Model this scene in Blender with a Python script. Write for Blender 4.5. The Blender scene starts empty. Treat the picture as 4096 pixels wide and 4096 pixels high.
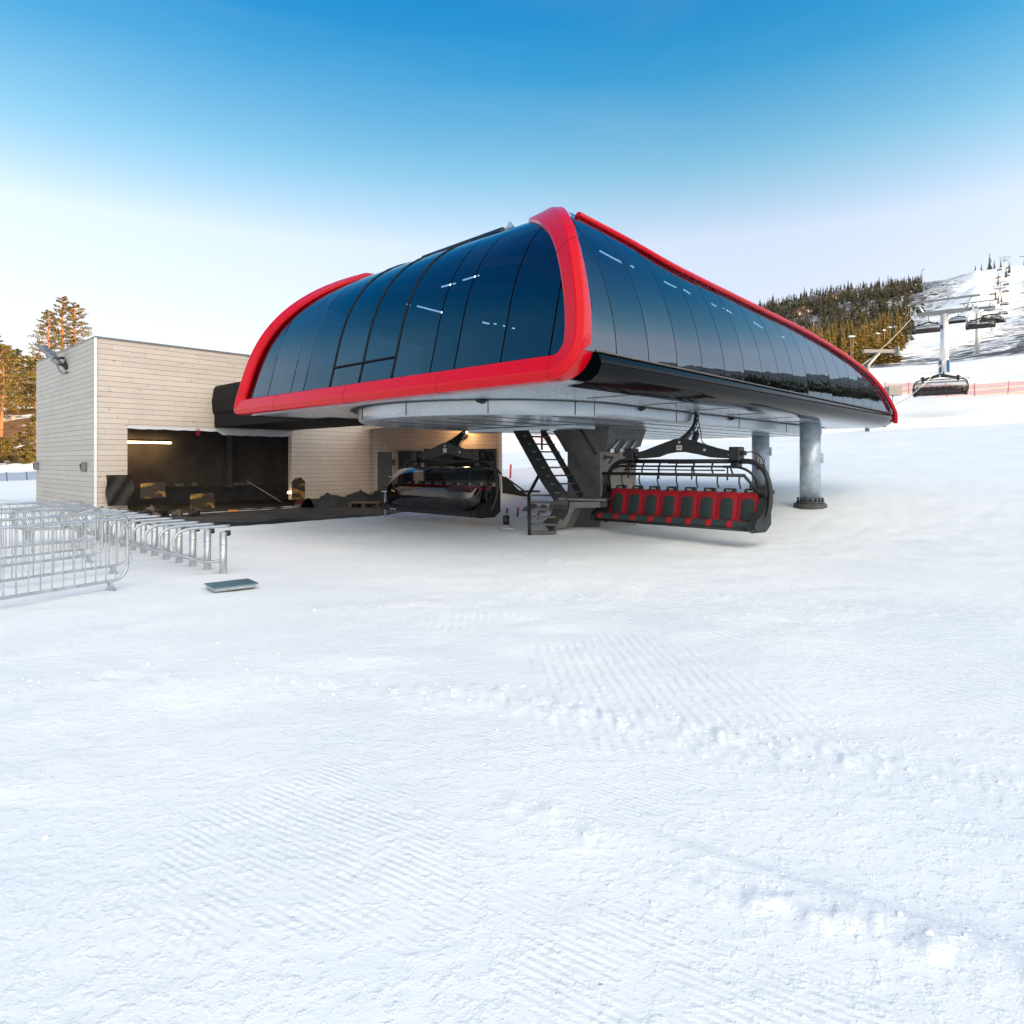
import bpy, math, random
import numpy as np
from mathutils import Vector, Matrix
R = math.radians
scn = bpy.context.scene
COL = scn.collection
F, HOR, EYE = 2600.0, 1845.0, 1.8          # focal length (px of a 4096 frame), horizon row, eye height

# ------------------------------------------------------------------ camera, sky, sun, exposure
cam = bpy.data.cameras.new('camera'); camo = bpy.data.objects.new('camera', cam); COL.objects.link(camo)
camo.location = (0, 0, EYE); camo.rotation_euler = (R(90), 0, 0)
cam.sensor_width = 36; cam.lens = 36 * F / 4096; cam.shift_y = (HOR - 2048) / 4096
cam.clip_start = 0.05; cam.clip_end = 8000
scn.camera = camo
SUN_AZ = math.atan2(0.93, -0.36)           # from +Y towards +X
SUN_EL = R(8.5)
world = bpy.data.worlds.new('World'); scn.world = world; world.use_nodes = True
wn = world.node_tree; bg = wn.nodes['Background']
sky = wn.nodes.new('ShaderNodeTexSky'); sky.sky_type = 'NISHITA'; sky.sun_disc = False
sky.sun_elevation = SUN_EL; sky.sun_rotation = SUN_AZ
sky.altitude = 500; sky.air_density = 1.0; sky.dust_density = 0.4; sky.ozone_density = 3.0
# elevation dependent tint (clean cold air: deep zenith, milky horizon) and a broad warm glow added behind the camera to brighten the snow
tcw = wn.nodes.new('ShaderNodeTexCoord'); spw = wn.nodes.new('ShaderNodeSeparateXYZ'); wn.links.new(tcw.outputs['Generated'], spw.inputs[0])
crw = wn.nodes.new('ShaderNodeValToRGB'); crw.color_ramp.interpolation = 'LINEAR'
stops = [(0.0, (.62, .47, .55)), (.105, (1.10, .64, .51)), (.21, (1.42, .80, .60)), (.31, (1.74, .98, .69)), (.40, (.82, .86, .65)), (.50, (.22, .66, .65)), (.60, (.03, .52, .66)), (.75, (.05, .45, .66)), (1.0, (.05, .40, .64))]
while len(crw.color_ramp.elements) < len(stops): crw.color_ramp.elements.new(.5)
for e_, (p_, c_) in zip(crw.color_ramp.elements, stops): e_.position = p_; e_.color = (*c_, 1)
wn.links.new(spw.outputs[2], crw.inputs[0])
mlw = wn.nodes.new('ShaderNodeMix'); mlw.data_type = 'RGBA'; mlw.blend_type = 'MULTIPLY'; mlw.inputs[0].default_value = 1
mnw = wn.nodes.new('ShaderNodeMath'); mnw.operation = 'MINIMUM'; mnw.inputs[1].default_value = 0; wn.links.new(spw.outputs[0], mnw.inputs[0])
maw = wn.nodes.new('ShaderNodeMath'); maw.operation = 'MULTIPLY_ADD'; maw.inputs[1].default_value = .36; maw.inputs[2].default_value = 1; wn.links.new(mnw.outputs[0], maw.inputs[0])
scw = wn.nodes.new('ShaderNodeVectorMath'); scw.operation = 'SCALE'; wn.links.new(sky.outputs[0], scw.inputs[0]); wn.links.new(maw.outputs[0], scw.inputs['Scale'])
wn.links.new(scw.outputs[0], mlw.inputs[6]); wn.links.new(crw.outputs[0], mlw.inputs[7])
GLOW_AZ, GLOW_EL, GLOW = R(152), R(36), 6.3
dtw = wn.nodes.new('ShaderNodeVectorMath'); dtw.operation = 'DOT_PRODUCT'; wn.links.new(tcw.outputs['Generated'], dtw.inputs[0])
dtw.inputs[1].default_value = (math.cos(GLOW_EL) * math.sin(GLOW_AZ), math.cos(GLOW_EL) * math.cos(GLOW_AZ), math.sin(GLOW_EL))
mxw = wn.nodes.new('ShaderNodeMath'); mxw.operation = 'MAXIMUM'; mxw.inputs[1].default_value = 0; wn.links.new(dtw.outputs['Value'], mxw.inputs[0])
pww = wn.nodes.new('ShaderNodeMath'); pww.operation = 'POWER'; pww.inputs[1].default_value = 3; wn.links.new(mxw.outputs[0], pww.inputs[0])
glw = wn.nodes.new('ShaderNodeVectorMath'); glw.operation = 'SCALE'; glw.inputs[0].default_value = (GLOW, GLOW * .855, GLOW * .59); wn.links.new(pww.outputs[0], glw.inputs['Scale'])
adw = wn.nodes.new('ShaderNodeVectorMath'); adw.operation = 'ADD'; nzw = wn.nodes.new('ShaderNodeTexNoise'); mpw = wn.nodes.new('ShaderNodeMapping'); mpw.inputs['Scale'].default_value = (1.2, 1.2, 6.5); mpw.inputs['Rotation'].default_value = (0, R(14), 0)
wn.links.new(tcw.outputs['Generated'], mpw.inputs[0]); wn.links.new(mpw.outputs[0], nzw.inputs[0]); nzw.inputs['Scale'].default_value = 1.6; nzw.inputs['Detail'].default_value = 5; nzw.inputs['Distortion'].default_value = .6
mrw = wn.nodes.new('ShaderNodeMapRange'); mrw.inputs[1].default_value = .42; mrw.inputs[2].default_value = .72; mrw.inputs[3].default_value = 0; mrw.inputs[4].default_value = .05; wn.links.new(nzw.outputs[0], mrw.inputs[0])
ciw = wn.nodes.new('ShaderNodeMix'); ciw.data_type = 'RGBA'; wn.links.new(mrw.outputs[0], ciw.inputs[0]); wn.links.new(mlw.outputs[2], ciw.inputs[6]); ciw.inputs[7].default_value = (1.45, 1.5, 1.6, 1)
wn.links.new(ciw.outputs[2], adw.inputs[0]); wn.links.new(glw.outputs[0], adw.inputs[1])
wn.links.new(adw.outputs[0], bg.inputs[0]); bg.inputs[1].default_value = 0.15
sl = bpy.data.lights.new('sun', 'SUN'); slo = bpy.data.objects.new('sun', sl); COL.objects.link(slo)
sl.energy = 2.3; sl.angle = R(0.5); sl.color = (1.0, 0.66, 0.34)
sd = Vector((0.93 * math.cos(SUN_EL), -0.36 * math.cos(SUN_EL), math.sin(SUN_EL))).normalized()
slo.rotation_euler = sd.to_track_quat('Z', 'Y').to_euler(); slo.location = (60, -40, 60)
scn.view_settings.view_transform = 'Standard'; scn.view_settings.look = 'None'
scn.view_settings.gamma = 1; scn.view_settings.use_curve_mapping = False
scn.view_settings.exposure = 2.0
scn.render.engine = 'CYCLES'
try: scn.cycles.max_bounces = 8; scn.cycles.transparent_max_bounces = 16; scn.cycles.caustics_reflective = False; scn.cycles.caustics_refractive = False
except Exception: pass

def at(u, v, d):                            # a sight line of the survey sketch, met at distance d
    return Vector(((u - 2048) / F * d, d, EYE + (HOR - v) / F * d))

# ------------------------------------------------------------------ helpers
def tag(o, label=None, cat=None, group=None, kind=None):
    if label: o['label'] = label
    if cat: o['category'] = cat
    if group: o['group'] = group
    if kind: o['kind'] = kind
    return o
def empty(name, loc, label, cat, group=None, rz=0):
    o = bpy.data.objects.new(name, None); COL.objects.link(o); o.location = loc; o.rotation_euler = (0, 0, rz)
    o.empty_display_size = .2
    return tag(o, label, cat, group)
def kids(o): return [c for c in bpy.data.objects if c.parent == o]
def copy_tree(o, parent=None, label=None):
    ch = kids(o)
    c = o.copy(); COL.objects.link(c); c.parent = parent
    if label: c['label'] = label
    for k in ch: copy_tree(k, c)
    return c
def smooth(pts, k=5, closed=False):
    P = [Vector(p) for p in pts]; n = len(P); out = []
    rng = n if closed else n - 1
    for i in range(rng):
        a = P[(i - 1) % n] if closed or i > 0 else P[0] * 2 - P[1]
        b = P[i]; c = P[(i + 1) % n]
        d = P[(i + 2) % n] if closed or i + 2 < n else P[-1] * 2 - P[-2]
        for j in range(k):
            t = j / k
            out.append(.5 * ((2 * b) + (c - a) * t + (2 * a - 5 * b + 4 * c - d) * t * t + (3 * b - a - 3 * c + d) * t ** 3))
    if not closed: out.append(P[-1])
    return out
class MB:
    def __init__(s): s.v = []; s.f = []; s.m = []; s.mi = 0; s.sm = []; s.smooth = False
    def add(s, vs, fs, sm=None):
        o = len(s.v); s.v += [tuple(v) for v in vs]
        for f in fs: s.f.append([i + o for i in f]); s.m.append(s.mi); s.sm.append(s.smooth if sm is None else sm)
        return s
    def box(s, c, size, rz=0, rx=0, ry=0, bev=0):
        M = Matrix.Translation(c) @ Matrix.Rotation(rz, 4, 'Z') @ Matrix.Rotation(ry, 4, 'Y') @ Matrix.Rotation(rx, 4, 'X')
        x, y, z = size[0] / 2, size[1] / 2, size[2] / 2
        if bev <= 0:
            vs = [M @ Vector(p) for p in ((-x, -y, -z), (x, -y, -z), (x, y, -z), (-x, y, -z), (-x, -y, z), (x, -y, z), (x, y, z), (-x, y, z))]
            return s.add(vs, [(0, 3, 2, 1), (4, 5, 6, 7), (0, 1, 5, 4), (1, 2, 6, 5), (2, 3, 7, 6), (3, 0, 4, 7)], False)
        b = min(bev, x * .9, y * .9, z * .9); vs = []
        for zz, q in ((-z, 1), (-z + b, 0), (z - b, 0), (z, 1)):
            k = b * q
            for px, py in ((-x + b + k * 0, -y + k), (x - b, -y + k), (x - k, -y + b), (x - k, y - b), (x - b, y - k), (-x + b, y - k), (-x + k, y - b), (-x + k, -y + b)):
                vs.append(M @ Vector((px, py, zz)))
        fs = [tuple(range(7, -1, -1)), tuple(range(24, 32))]
        for r in range(3):
            for i in range(8): fs.append((r * 8 + i, r * 8 + (i + 1) % 8, (r + 1) * 8 + (i + 1) % 8, (r + 1) * 8 + i))
        return s.add(vs, fs, False)
    def tube(s, pts, r, n=8, closed=False, caps=True, flat=None):
        P = [Vector(p) for p in pts]; m = len(P)
        if not callable(r): rr = (lambda t, q=r: q)
        else: rr = r
        T = []
        for i in range(m):
            a = P[(i - 1) % m] if (closed or i > 0) else P[i]; b = P[(i + 1) % m] if (closed or i < m - 1) else P[i]
            T.append((b - a).normalized())
        up = Vector((0, 0, 1)) if abs(T[0].z) < .9 else Vector((1, 0, 0))
        N = (up - T[0] * up.dot(T[0])).normalized(); vs = []
        for i in range(m):
            N = (N - T[i] * N.dot(T[i])).normalized(); B = T[i].cross(N)
            q = rr(i / max(1, m - 1))
            for j in range(n):
                a = 2 * math.pi * j / n
                ca, sa = math.cos(a), math.sin(a)
                if flat: ca *= flat[0]; sa *= flat[1]
                vs.append(P[i] + (N * ca + B * sa) * q)
        fs = []
        for i in range(m if closed else m - 1):
            for j in range(n):
                a = i * n + j; b = i * n + (j + 1) % n; i2 = (i + 1) % m
                fs.append((a, b, i2 * n + (j + 1) % n, i2 * n + j))
        s.add(vs, fs, n > 4)
        if caps and not closed:
            o = len(s.v) - len(vs)
            s.f.append([o + j for j in range(n - 1, -1, -1)]); s.m.append(s.mi); s.sm.append(False)
            s.f.append([o + (m - 1) * n + j for j in range(n)]); s.m.append(s.mi); s.sm.append(False)
        return s
    def cyl(s, a, b, r, r2=None, n=16):
        r2 = r if r2 is None else r2
        return s.tube([a, b], (lambda t: r + (r2 - r) * t), n)
    def prism(s, poly, off):                # planar polygon (3D points) pushed along off
        n = len(poly); P = [Vector(p) for p in poly]; o = Vector(off)
        return s.add(P + [p + o for p in P], [tuple(range(n - 1, -1, -1)), tuple(range(n, 2 * n))] + [(i, (i + 1) % n, n + (i + 1) % n, n + i) for i in range(n)], False)
    def grid(s, rows, sm=True, closed=False):
        m = len(rows); n = len(rows[0]); vs = [p for r in rows for p in r]; fs = []
        for i in range(m - 1):
            for j in range(n if closed else n - 1):
                fs.append((i * n + j, i * n + (j + 1) % n, (i + 1) * n + (j + 1) % n, (i + 1) * n + j))
        return s.add(vs, fs, sm)
    def rock(s, c, r, seed=0, sq=.7, n=7):
        rnd = random.Random(seed); rows = []
        ph = [rnd.uniform(0, 6) for _ in range(6)]
        for i in range(n + 1):
            th = math.pi * i / n; row = []
            for j in range(n * 2):
                a = math.pi * j / n
                q = r * (1 + .22 * math.sin(2 * a + ph[0] + th) + .18 * math.sin(3 * a + ph[1]) * math.sin(2 * th + ph[2]) + .1 * math.sin(5 * a + ph[3] + 3 * th))
                row.append((c[0] + q * math.sin(th) * math.cos(a), c[1] + q * math.sin(th) * math.sin(a), c[2] + q * sq * math.cos(th)))
            rows.append(row)
        return s.grid(rows, False, True)
    def build(s, name, mat, parent=None, org=(0, 0, 0), label=None, mats=None):
        me = bpy.data.meshes.new(name)
        o3 = Vector(org)
        if parent is None and s.v:                 # shapes drawn round their own origin are not shifted
            cx = sum(v[0] for v in s.v) / len(s.v); cy = sum(v[1] for v in s.v) / len(s.v)
            if math.hypot(cx, cy) < math.hypot(cx - o3.x, cy - o3.y): o3 = Vector((0, 0, 0))
        me.from_pydata([tuple(Vector(v) - o3) for v in s.v], [], s.f)
        for m in ([mat] + (mats or [])): me.materials.append(m)
        me.polygons.foreach_set('material_index', s.m); me.polygons.foreach_set('use_smooth', s.sm)
        me.update()
        o = bpy.data.objects.new(name, me); COL.objects.link(o)
        if parent is not None: o.parent = parent
        else: o.location = org
        if label: o['label'] = label
        return o

# ------------------------------------------------------------------ materials
MATS = {}
def mat(name, col=(.5, .5, .5), rough=.6, metal=0, spec=None, **kw):
    m = bpy.data.materials.new(name); m.use_nodes = True; nt = m.node_tree; b = nt.nodes['Principled BSDF']
    b.inputs['Base Color'].default_value = (*col, 1); b.inputs['Roughness'].default_value = rough; b.inputs['Metallic'].default_value = metal
    if spec is not None: b.inputs['Specular IOR Level'].default_value = spec
    for k, v in kw.items(): b.inputs[k.replace('_', ' ')].default_value = v
    MATS[name] = m
    return m
def nod(m, t, **kw):
    n = m.node_tree.nodes.new('ShaderNode' + t)
    for k, v in kw.items(): setattr(n, k, v)
    return n
def lk(m, a, b): m.node_tree.links.new(a, b)
def mth(m, op, a, b=None, c=None):
    n = nod(m, 'Math', operation=op)
    for i, q in enumerate((a, b, c)):
        if q is None: continue
        if isinstance(q, (int, float)): n.inputs[i].default_value = q
        else: lk(m, q, n.inputs[i])
    return n.outputs[0]
def mixc(m, fac, a, b, mode='MIX'):
    n = nod(m, 'Mix', data_type='RGBA', blend_type=mode)
    for i, q in ((0, fac), (6, a), (7, b)):
        if isinstance(q, (int, float)): n.inputs[i].default_value = q
        elif isinstance(q, tuple): n.inputs[i].default_value = (*q, 1)
        else: lk(m, q, n.inputs[i])
    return n.outputs[2]
def noise(m, scale, detail=3, rough=.5, vec=None, dist=0):
    n = nod(m, 'TexNoise'); n.inputs['Scale'].default_value = scale; n.inputs['Detail'].default_value = detail
    n.inputs['Roughness'].default_value = rough; n.inputs['Distortion'].default_value = dist
    if vec is not None: lk(m, vec, n.inputs['Vector'])
    return n.outputs[0]
def ramp(m, fac, stops):
    n = nod(m, 'ValToRGB'); cr = n.color_ramp
    while len(cr.elements) < len(stops): cr.elements.new(.5)
    for e, (p, c) in zip(cr.elements, stops): e.position = p; e.color = (*c, 1) if isinstance(c, tuple) else (c, c, c, 1)
    lk(m, fac, n.inputs[0]); return n.outputs[0]
def bsdf(m): return m.node_tree.nodes['Principled BSDF']
def bump(m, h, strength=.3, dist=.01, prev=None):
    n = nod(m, 'Bump'); n.inputs['Strength'].default_value = strength; n.inputs['Distance'].default_value = dist
    lk(m, h, n.inputs['Height'])
    if prev is not None: lk(m, prev, n.inputs['Normal'])
    return n.outputs[0]
def objco(m, scale=(1, 1, 1)):
    t = nod(m, 'TexCoord'); mp = nod(m, 'Mapping'); mp.inputs['Scale'].default_value = scale
    lk(m, t.outputs['Object'], mp.inputs['Vector']); return mp.outputs[0]
def worn(name, col, rough=.5, metal=0, amt=.25, scale=3, bmp=.1, **kw):
    m = mat(name, col, rough, metal, **kw); v = objco(m)
    n = noise(m, scale, 5, .6, v)
    c2 = tuple(c * (1 - amt) for c in col); c3 = tuple(min(1, c * (1 + amt)) for c in col)
    lk(m, ramp(m, n, [(.3, c2), (.7, c3)]), bsdf(m).inputs['Base Color'])
    n2 = noise(m, scale * 12, 3, .6, v)
    r = nod(m, 'MapRange'); lk(m, n2, r.inputs[0]); r.inputs[3].default_value = max(0.02, rough - .1); r.inputs[4].default_value = min(1, rough + .15)
    lk(m, r.outputs[0], bsdf(m).inputs['Roughness'])
    if bmp: lk(m, bump(m, n2, bmp, .01), bsdf(m).inputs['Normal'])
    return m
RED = mat('red_paint', (.56, .0015, .010), .24, 0, .20, Coat_Weight=.12, Coat_Roughness=.06)
STEEL = worn('galvanised_steel', (.47, .55, .64), .36, .5, .18, 6, .03)
STEELB = worn('barrier_steel', (.44, .47, .50), .34, .6, .22, 7, .03)
STEELD = worn('dull_steel', (.20, .215, .23), .45, .5, .2, 5, .05)
STEELK = worn('dark_grey_steel', (.11, .11, .115), .5, .3, .2, 5, .05)
DARK = worn('black_powder_coat', (.009, .011, .013), .46, 0, .25, 6, .03)
DARKG = mat('black_gloss', (.004, .005, .007), .10, 0, .07)
BLK = mat('matt_black_seal', (.006, .007, .009), .7, 0, .2)
RUB = worn('black_vinyl', (.011, .015, .017), .55, 0, .25, 9, .08)
SEATR = worn('red_seat_fabric', (.34, .003, .014), .75, 0, .15, 14, .1)
SEATG = worn('dark_green_grey_fabric', (.020, .036, .04), .8, 0, .2, 14, .1)
WHITE = mat('white_paint', (.8, .8, .8), .5)
SOFFIT = worn('pale_metal_soffit', (.46, .52, .58), .2, .35, .08, 1.2, .01)
CONC = worn('concrete', (.30, .28, .255), .85, 0, .2, 2.5, .25)
CONCD = worn('dark_concrete', (.075, .078, .085), .8, 0, .25, 2.0, .25)
PIPE = worn('snow_white_galvanised_pipe', (.62, .64, .66), .38, .55, .12, 1.5, .02)
REDP = mat('red_plastic', (.55, .02, .03), .5)
TARPB = worn('brown_black_cloth', (.022, .018, .015), .8, 0, .3, 4, .3)
TARP = worn('green_black_tarpaulin', (.010, .018, .021), .55, 0, .3, 4, .3)
TIMBER = worn('weathered_timber', (.12, .09, .07), .8, 0, .3, 8, .2)
ASPH = worn('dusty_dark_slab', (.045, .045, .048), .8, 0, .3, 1.6, .4)
_n = noise(ASPH, 1.1, 6, .7, objco(ASPH, (.5, 2.2, 1)), 1.5); lk(ASPH, ramp(ASPH, _n, [(.40, (.028, .028, .03)), (.56, (.06, .058, .056)), (.68, (.17, .165, .16))]), bsdf(ASPH).inputs['Base Color'])
BROWNW = worn('brown_fibreboard', (.13, .12, .123), .85, 0, .3, 1.2, .2)
NAVY = mat('dark_navy_sign', (.03, .02, .07), .5)
BARK = worn('spruce_bark', (.09, .06, .04), .9, 0, .3, 5, .3)
PBARK = worn('orange_pine_bark', (.36, .15, .06), .9, 0, .35, 6, .4)

def wood(name, col, pitch=.165, joints=1):
    m = mat(name, col, .78); t = nod(m, 'TexCoord'); sp = nod(m, 'SeparateXYZ'); lk(m, t.outputs['Object'], sp.inputs[0])
    zz = mth(m, 'DIVIDE', sp.outputs[2], pitch); fr = mth(m, 'FRACT', zz); fl = mth(m, 'FLOOR', zz)
    hl = mth(m, 'ADD', sp.outputs[0], sp.outputs[1])
    cx = nod(m, 'CombineXYZ'); lk(m, fl, cx.inputs[2]); lk(m, mth(m, 'FLOOR', mth(m, 'ADD', mth(m, 'MULTIPLY', hl, .27), mth(m, 'MULTIPLY', fl, .37))), cx.inputs[0])
    wn_ = nod(m, 'TexWhiteNoise'); lk(m, cx.outputs[0], wn_.inputs[0])
    base = ramp(m, wn_.outputs[0], [(0, tuple(c * .94 for c in col)), (.5, col), (1, tuple(min(1, c * 1.05) for c in col))])
    mp = nod(m, 'Mapping'); mp.inputs['Scale'].default_value = (1.2, 1.2, 22); lk(m, t.outputs['Object'], mp.inputs[0])
    g = noise(m, 3.2, 5, .65, mp.outputs[0], 1.2)
    base = mixc(m, mth(m, 'MULTIPLY', ramp(m, g, [(.35, 0.), (.75, 1.)]), .30), base, tuple(c * .6 for c in col))
    stain = noise(m, .9, 4, .6, t.outputs['Object'])
    base = mixc(m, mth(m, 'MULTIPLY', ramp(m, stain, [(.45, 0.), (.7, 1.)]), .28), base, (col[0] * .72, col[1] * .70, col[2] * .66))
    vo = nod(m, 'TexVoronoi'); mp2 = nod(m, 'Mapping'); mp2.inputs['Scale'].default_value = (2.2, 2.2, 6.06); lk(m, t.outputs['Object'], mp2.inputs[0]); lk(m, mp2.outputs[0], vo.inputs[0]); vo.inputs['Scale'].default_value = 1
    kn = mth(m, 'LESS_THAN', vo.outputs[0], .10)
    base = mixc(m, mth(m, 'MULTIPLY', kn, .65), base, tuple(c * .28 for c in col))
    jn = mth(m, 'LESS_THAN', mth(m, 'FRACT', mth(m, 'ADD', mth(m, 'MULTIPLY', hl, .27), mth(m, 'MULTIPLY', fl, .37))), .0035)
    ln = mth(m, 'MAXIMUM', mth(m, 'LESS_THAN', fr, .06), mth(m, 'MULTIPLY', jn, .55 * joints))
    base = mixc(m, mth(m, 'MULTIPLY', ln, .8), base, tuple(c * .10 for c in col))
    lk(m, base, bsdf(m).inputs['Base Color'])
    h = mth(m, 'SUBTRACT', mth(m, 'MULTIPLY', g, .15), ln)
    lk(m, bump(m, h, .6, .012), bsdf(m).inputs['Normal'])
    return m
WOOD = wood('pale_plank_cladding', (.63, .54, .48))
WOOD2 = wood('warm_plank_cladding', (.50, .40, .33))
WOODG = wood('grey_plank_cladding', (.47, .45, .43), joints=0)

def glassm(name, tint, ior, gcol=(1, 1, 1), rough=.01):
    m = bpy.data.materials.new(name); m.use_nodes = True; nt = m.node_tree; nt.nodes.clear()
    o = nod(m, 'OutputMaterial'); mx = nod(m, 'MixShader'); tr = nod(m, 'BsdfTransparent'); gl = nod(m, 'BsdfGlossy'); fr = nod(m, 'Fresnel')
    tr.inputs[0].default_value = (*tint, 1); gl.inputs[0].default_value = (*gcol, 1); gl.inputs['Roughness'].default_value = rough
    ge = nod(m, 'NewGeometry'); lk(m, mth(m, 'ADD', ior, mth(m, 'MULTIPLY', ge.outputs['Backfacing'], 1 / ior - ior)), fr.inputs[0])
    lk(m, fr.outputs[0], mx.inputs[0]); lk(m, tr.outputs[0], mx.inputs[1]); lk(m, gl.outputs[0], mx.inputs[2]); lk(m, mx.outputs[0], o.inputs[0])
    return m
GLASS = glassm('dark_tinted_glass', (.055, .10, .16), 2.05, (.72, .88, 1.0))
def warp_glass(m):                          # every pane sits at a slightly different angle and is faintly wavy
    gl = [n for n in m.node_tree.nodes if n.type == 'BSDF_GLOSSY'][0]; oi = nod(m, 'ObjectInfo'); wn2 = nod(m, 'TexWhiteNoise', noise_dimensions='1D'); lk(m, oi.outputs['Random'], wn2.inputs['W'])
    sb = nod(m, 'VectorMath', operation='SUBTRACT'); lk(m, wn2.outputs['Color'], sb.inputs[0]); sb.inputs[1].default_value = (.5, .5, .5)
    sc = nod(m, 'VectorMath', operation='SCALE'); lk(m, sb.outputs[0], sc.inputs[0]); sc.inputs['Scale'].default_value = .030
    b = bump(m, noise(m, 1.4, 2, .5, objco(m, (1, 1, .4))), .5, .012)
    ad = nod(m, 'VectorMath', operation='ADD'); lk(m, b, ad.inputs[0]); lk(m, sc.outputs[0], ad.inputs[1]); no = nod(m, 'VectorMath', operation='NORMALIZE'); lk(m, ad.outputs[0], no.inputs[0]); lk(m, no.outputs[0], gl.inputs['Normal'])
warp_glass(GLASS)
BUBBLE = glassm('smoked_bubble', (.62, .63, .66), 1.55)
BUBBLED = glassm('dark_smoked_bubble', (.20, .20, .22), 1.55)
WGLASS = glassm('window_glass', (.25, .27, .28), 2.0)
def emis(name, col, s):
    m = mat(name, (0, 0, 0), .5); b = bsdf(m); b.inputs['Emission Color'].default_value = (*col, 1); b.inputs['Emission Strength'].default_value = s; return m
TUBE = emis('lamp_tube', (1, .72, .38), 6)
TUBEW = emis('lamp_tube_white', (1, .97, .9), 1.3)
LAMPF = emis('flood_lamp_face', (1, .62, .25), 14)
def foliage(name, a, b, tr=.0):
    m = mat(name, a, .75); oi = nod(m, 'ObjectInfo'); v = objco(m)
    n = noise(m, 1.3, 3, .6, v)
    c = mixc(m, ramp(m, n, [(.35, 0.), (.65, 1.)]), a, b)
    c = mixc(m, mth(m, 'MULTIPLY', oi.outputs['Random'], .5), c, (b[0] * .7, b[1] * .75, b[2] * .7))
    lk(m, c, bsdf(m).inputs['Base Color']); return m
LEAF = foliage('sun_gold_needles', (.15, .10, .013), (.26, .16, .022))  # gold of the low sun is put into this needle colour
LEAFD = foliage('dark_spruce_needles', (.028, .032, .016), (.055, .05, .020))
PLEAF = foliage('pine_needles', (.085, .085, .014), (.19, .13, .02))
# ------------------------------------------------------------------ terrain
def vnoise(x, y, seed=0):
    xi = np.floor(x).astype(np.int64); yi = np.floor(y).astype(np.int64); fx = x - xi; fy = y - yi
    fx = fx * fx * (3 - 2 * fx); fy = fy * fy * (3 - 2 * fy)
    def h(a, b):
        n = (a * 374761393 + b * 668265263 + seed * 1274126177) & 0xffffffff
        n = ((n ^ (n >> 13)) * 1274126177) & 0xffffffff
        return ((n ^ (n >> 16)) & 0xffff) / 65535.0
    return (h(xi, yi) * (1 - fx) + h(xi + 1, yi) * fx) * (1 - fy) + (h(xi, yi + 1) * (1 - fx) + h(xi + 1, yi + 1) * fx) * fy - .5
def fbm(x, y, o=4, seed=0, g=.5):
    t = 0; a = 1
    for i in range(o): t = t + a * vnoise(x * 2 ** i + 17.3 * i, y * 2 ** i - 9.1 * i, seed + i); a *= g
    return t
def sst(a, b, x): t = np.clip((x - a) / (b - a), 0, 1); return t * t * (3 - 2 * t)
HS = np.array([-3000, -60, 17, 23, 40, 74, 99, 197, 327, 509, 599, 705, 800, 880, 1200, 3000.])
HZ = np.array([0, 0, 0, .55, 2.3, 7.6, 13, 29.5, 53.5, 97.5, 127.5, 161, 190, 200, 150, 60.])
def hs(s):                                   # monotone cubic through the survey points
    h = np.diff(HS); dl = np.diff(HZ) / h; m = np.zeros(len(HS))
    for i in range(1, len(HS) - 1):
        m[i] = 0 if dl[i - 1] * dl[i] <= 0 else (h[i] + h[i - 1]) * 3 / ((2 * h[i] + h[i - 1]) / dl[i - 1] + (h[i] + 2 * h[i - 1]) / dl[i])
    k = np.clip(np.searchsorted(HS, s) - 1, 0, len(HS) - 2); t = (s - HS[k]) / h[k]
    return (2 * t ** 3 - 3 * t * t + 1) * HZ[k] + (t ** 3 - 2 * t * t + t) * h[k] * m[k] + (-2 * t ** 3 + 3 * t * t) * HZ[k + 1] + (t ** 3 - t * t) * h[k] * m[k + 1]
def seg(x, y, ax, ay, bx, by):
    dx, dy = bx - ax, by - ay; t = np.clip(((x - ax) * dx + (y - ay) * dy) / (dx * dx + dy * dy), 0, 1)
    return np.hypot(x - ax - t * dx, y - ay - t * dy), t
APR = [(-12.6, 19.6), (-8.2, 17.2), (-4.5, 20.6), (-3.2, 24.6), (-3.6, 27.0), (-5.9, 27.3)]   # bare slab in front of the bay
def apron_mask(x, y):
    m = np.full(np.shape(x), 1e9); n = len(APR)
    for i in range(n):
        ax, ay = APR[i]; bx, by = APR[(i + 1) % n]
        nx, ny = -(by - ay), bx - ax; l = math.hypot(nx, ny)
        m = np.minimum(m, ((x - ax) * nx + (y - ay) * ny) / l)
    return m
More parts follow.
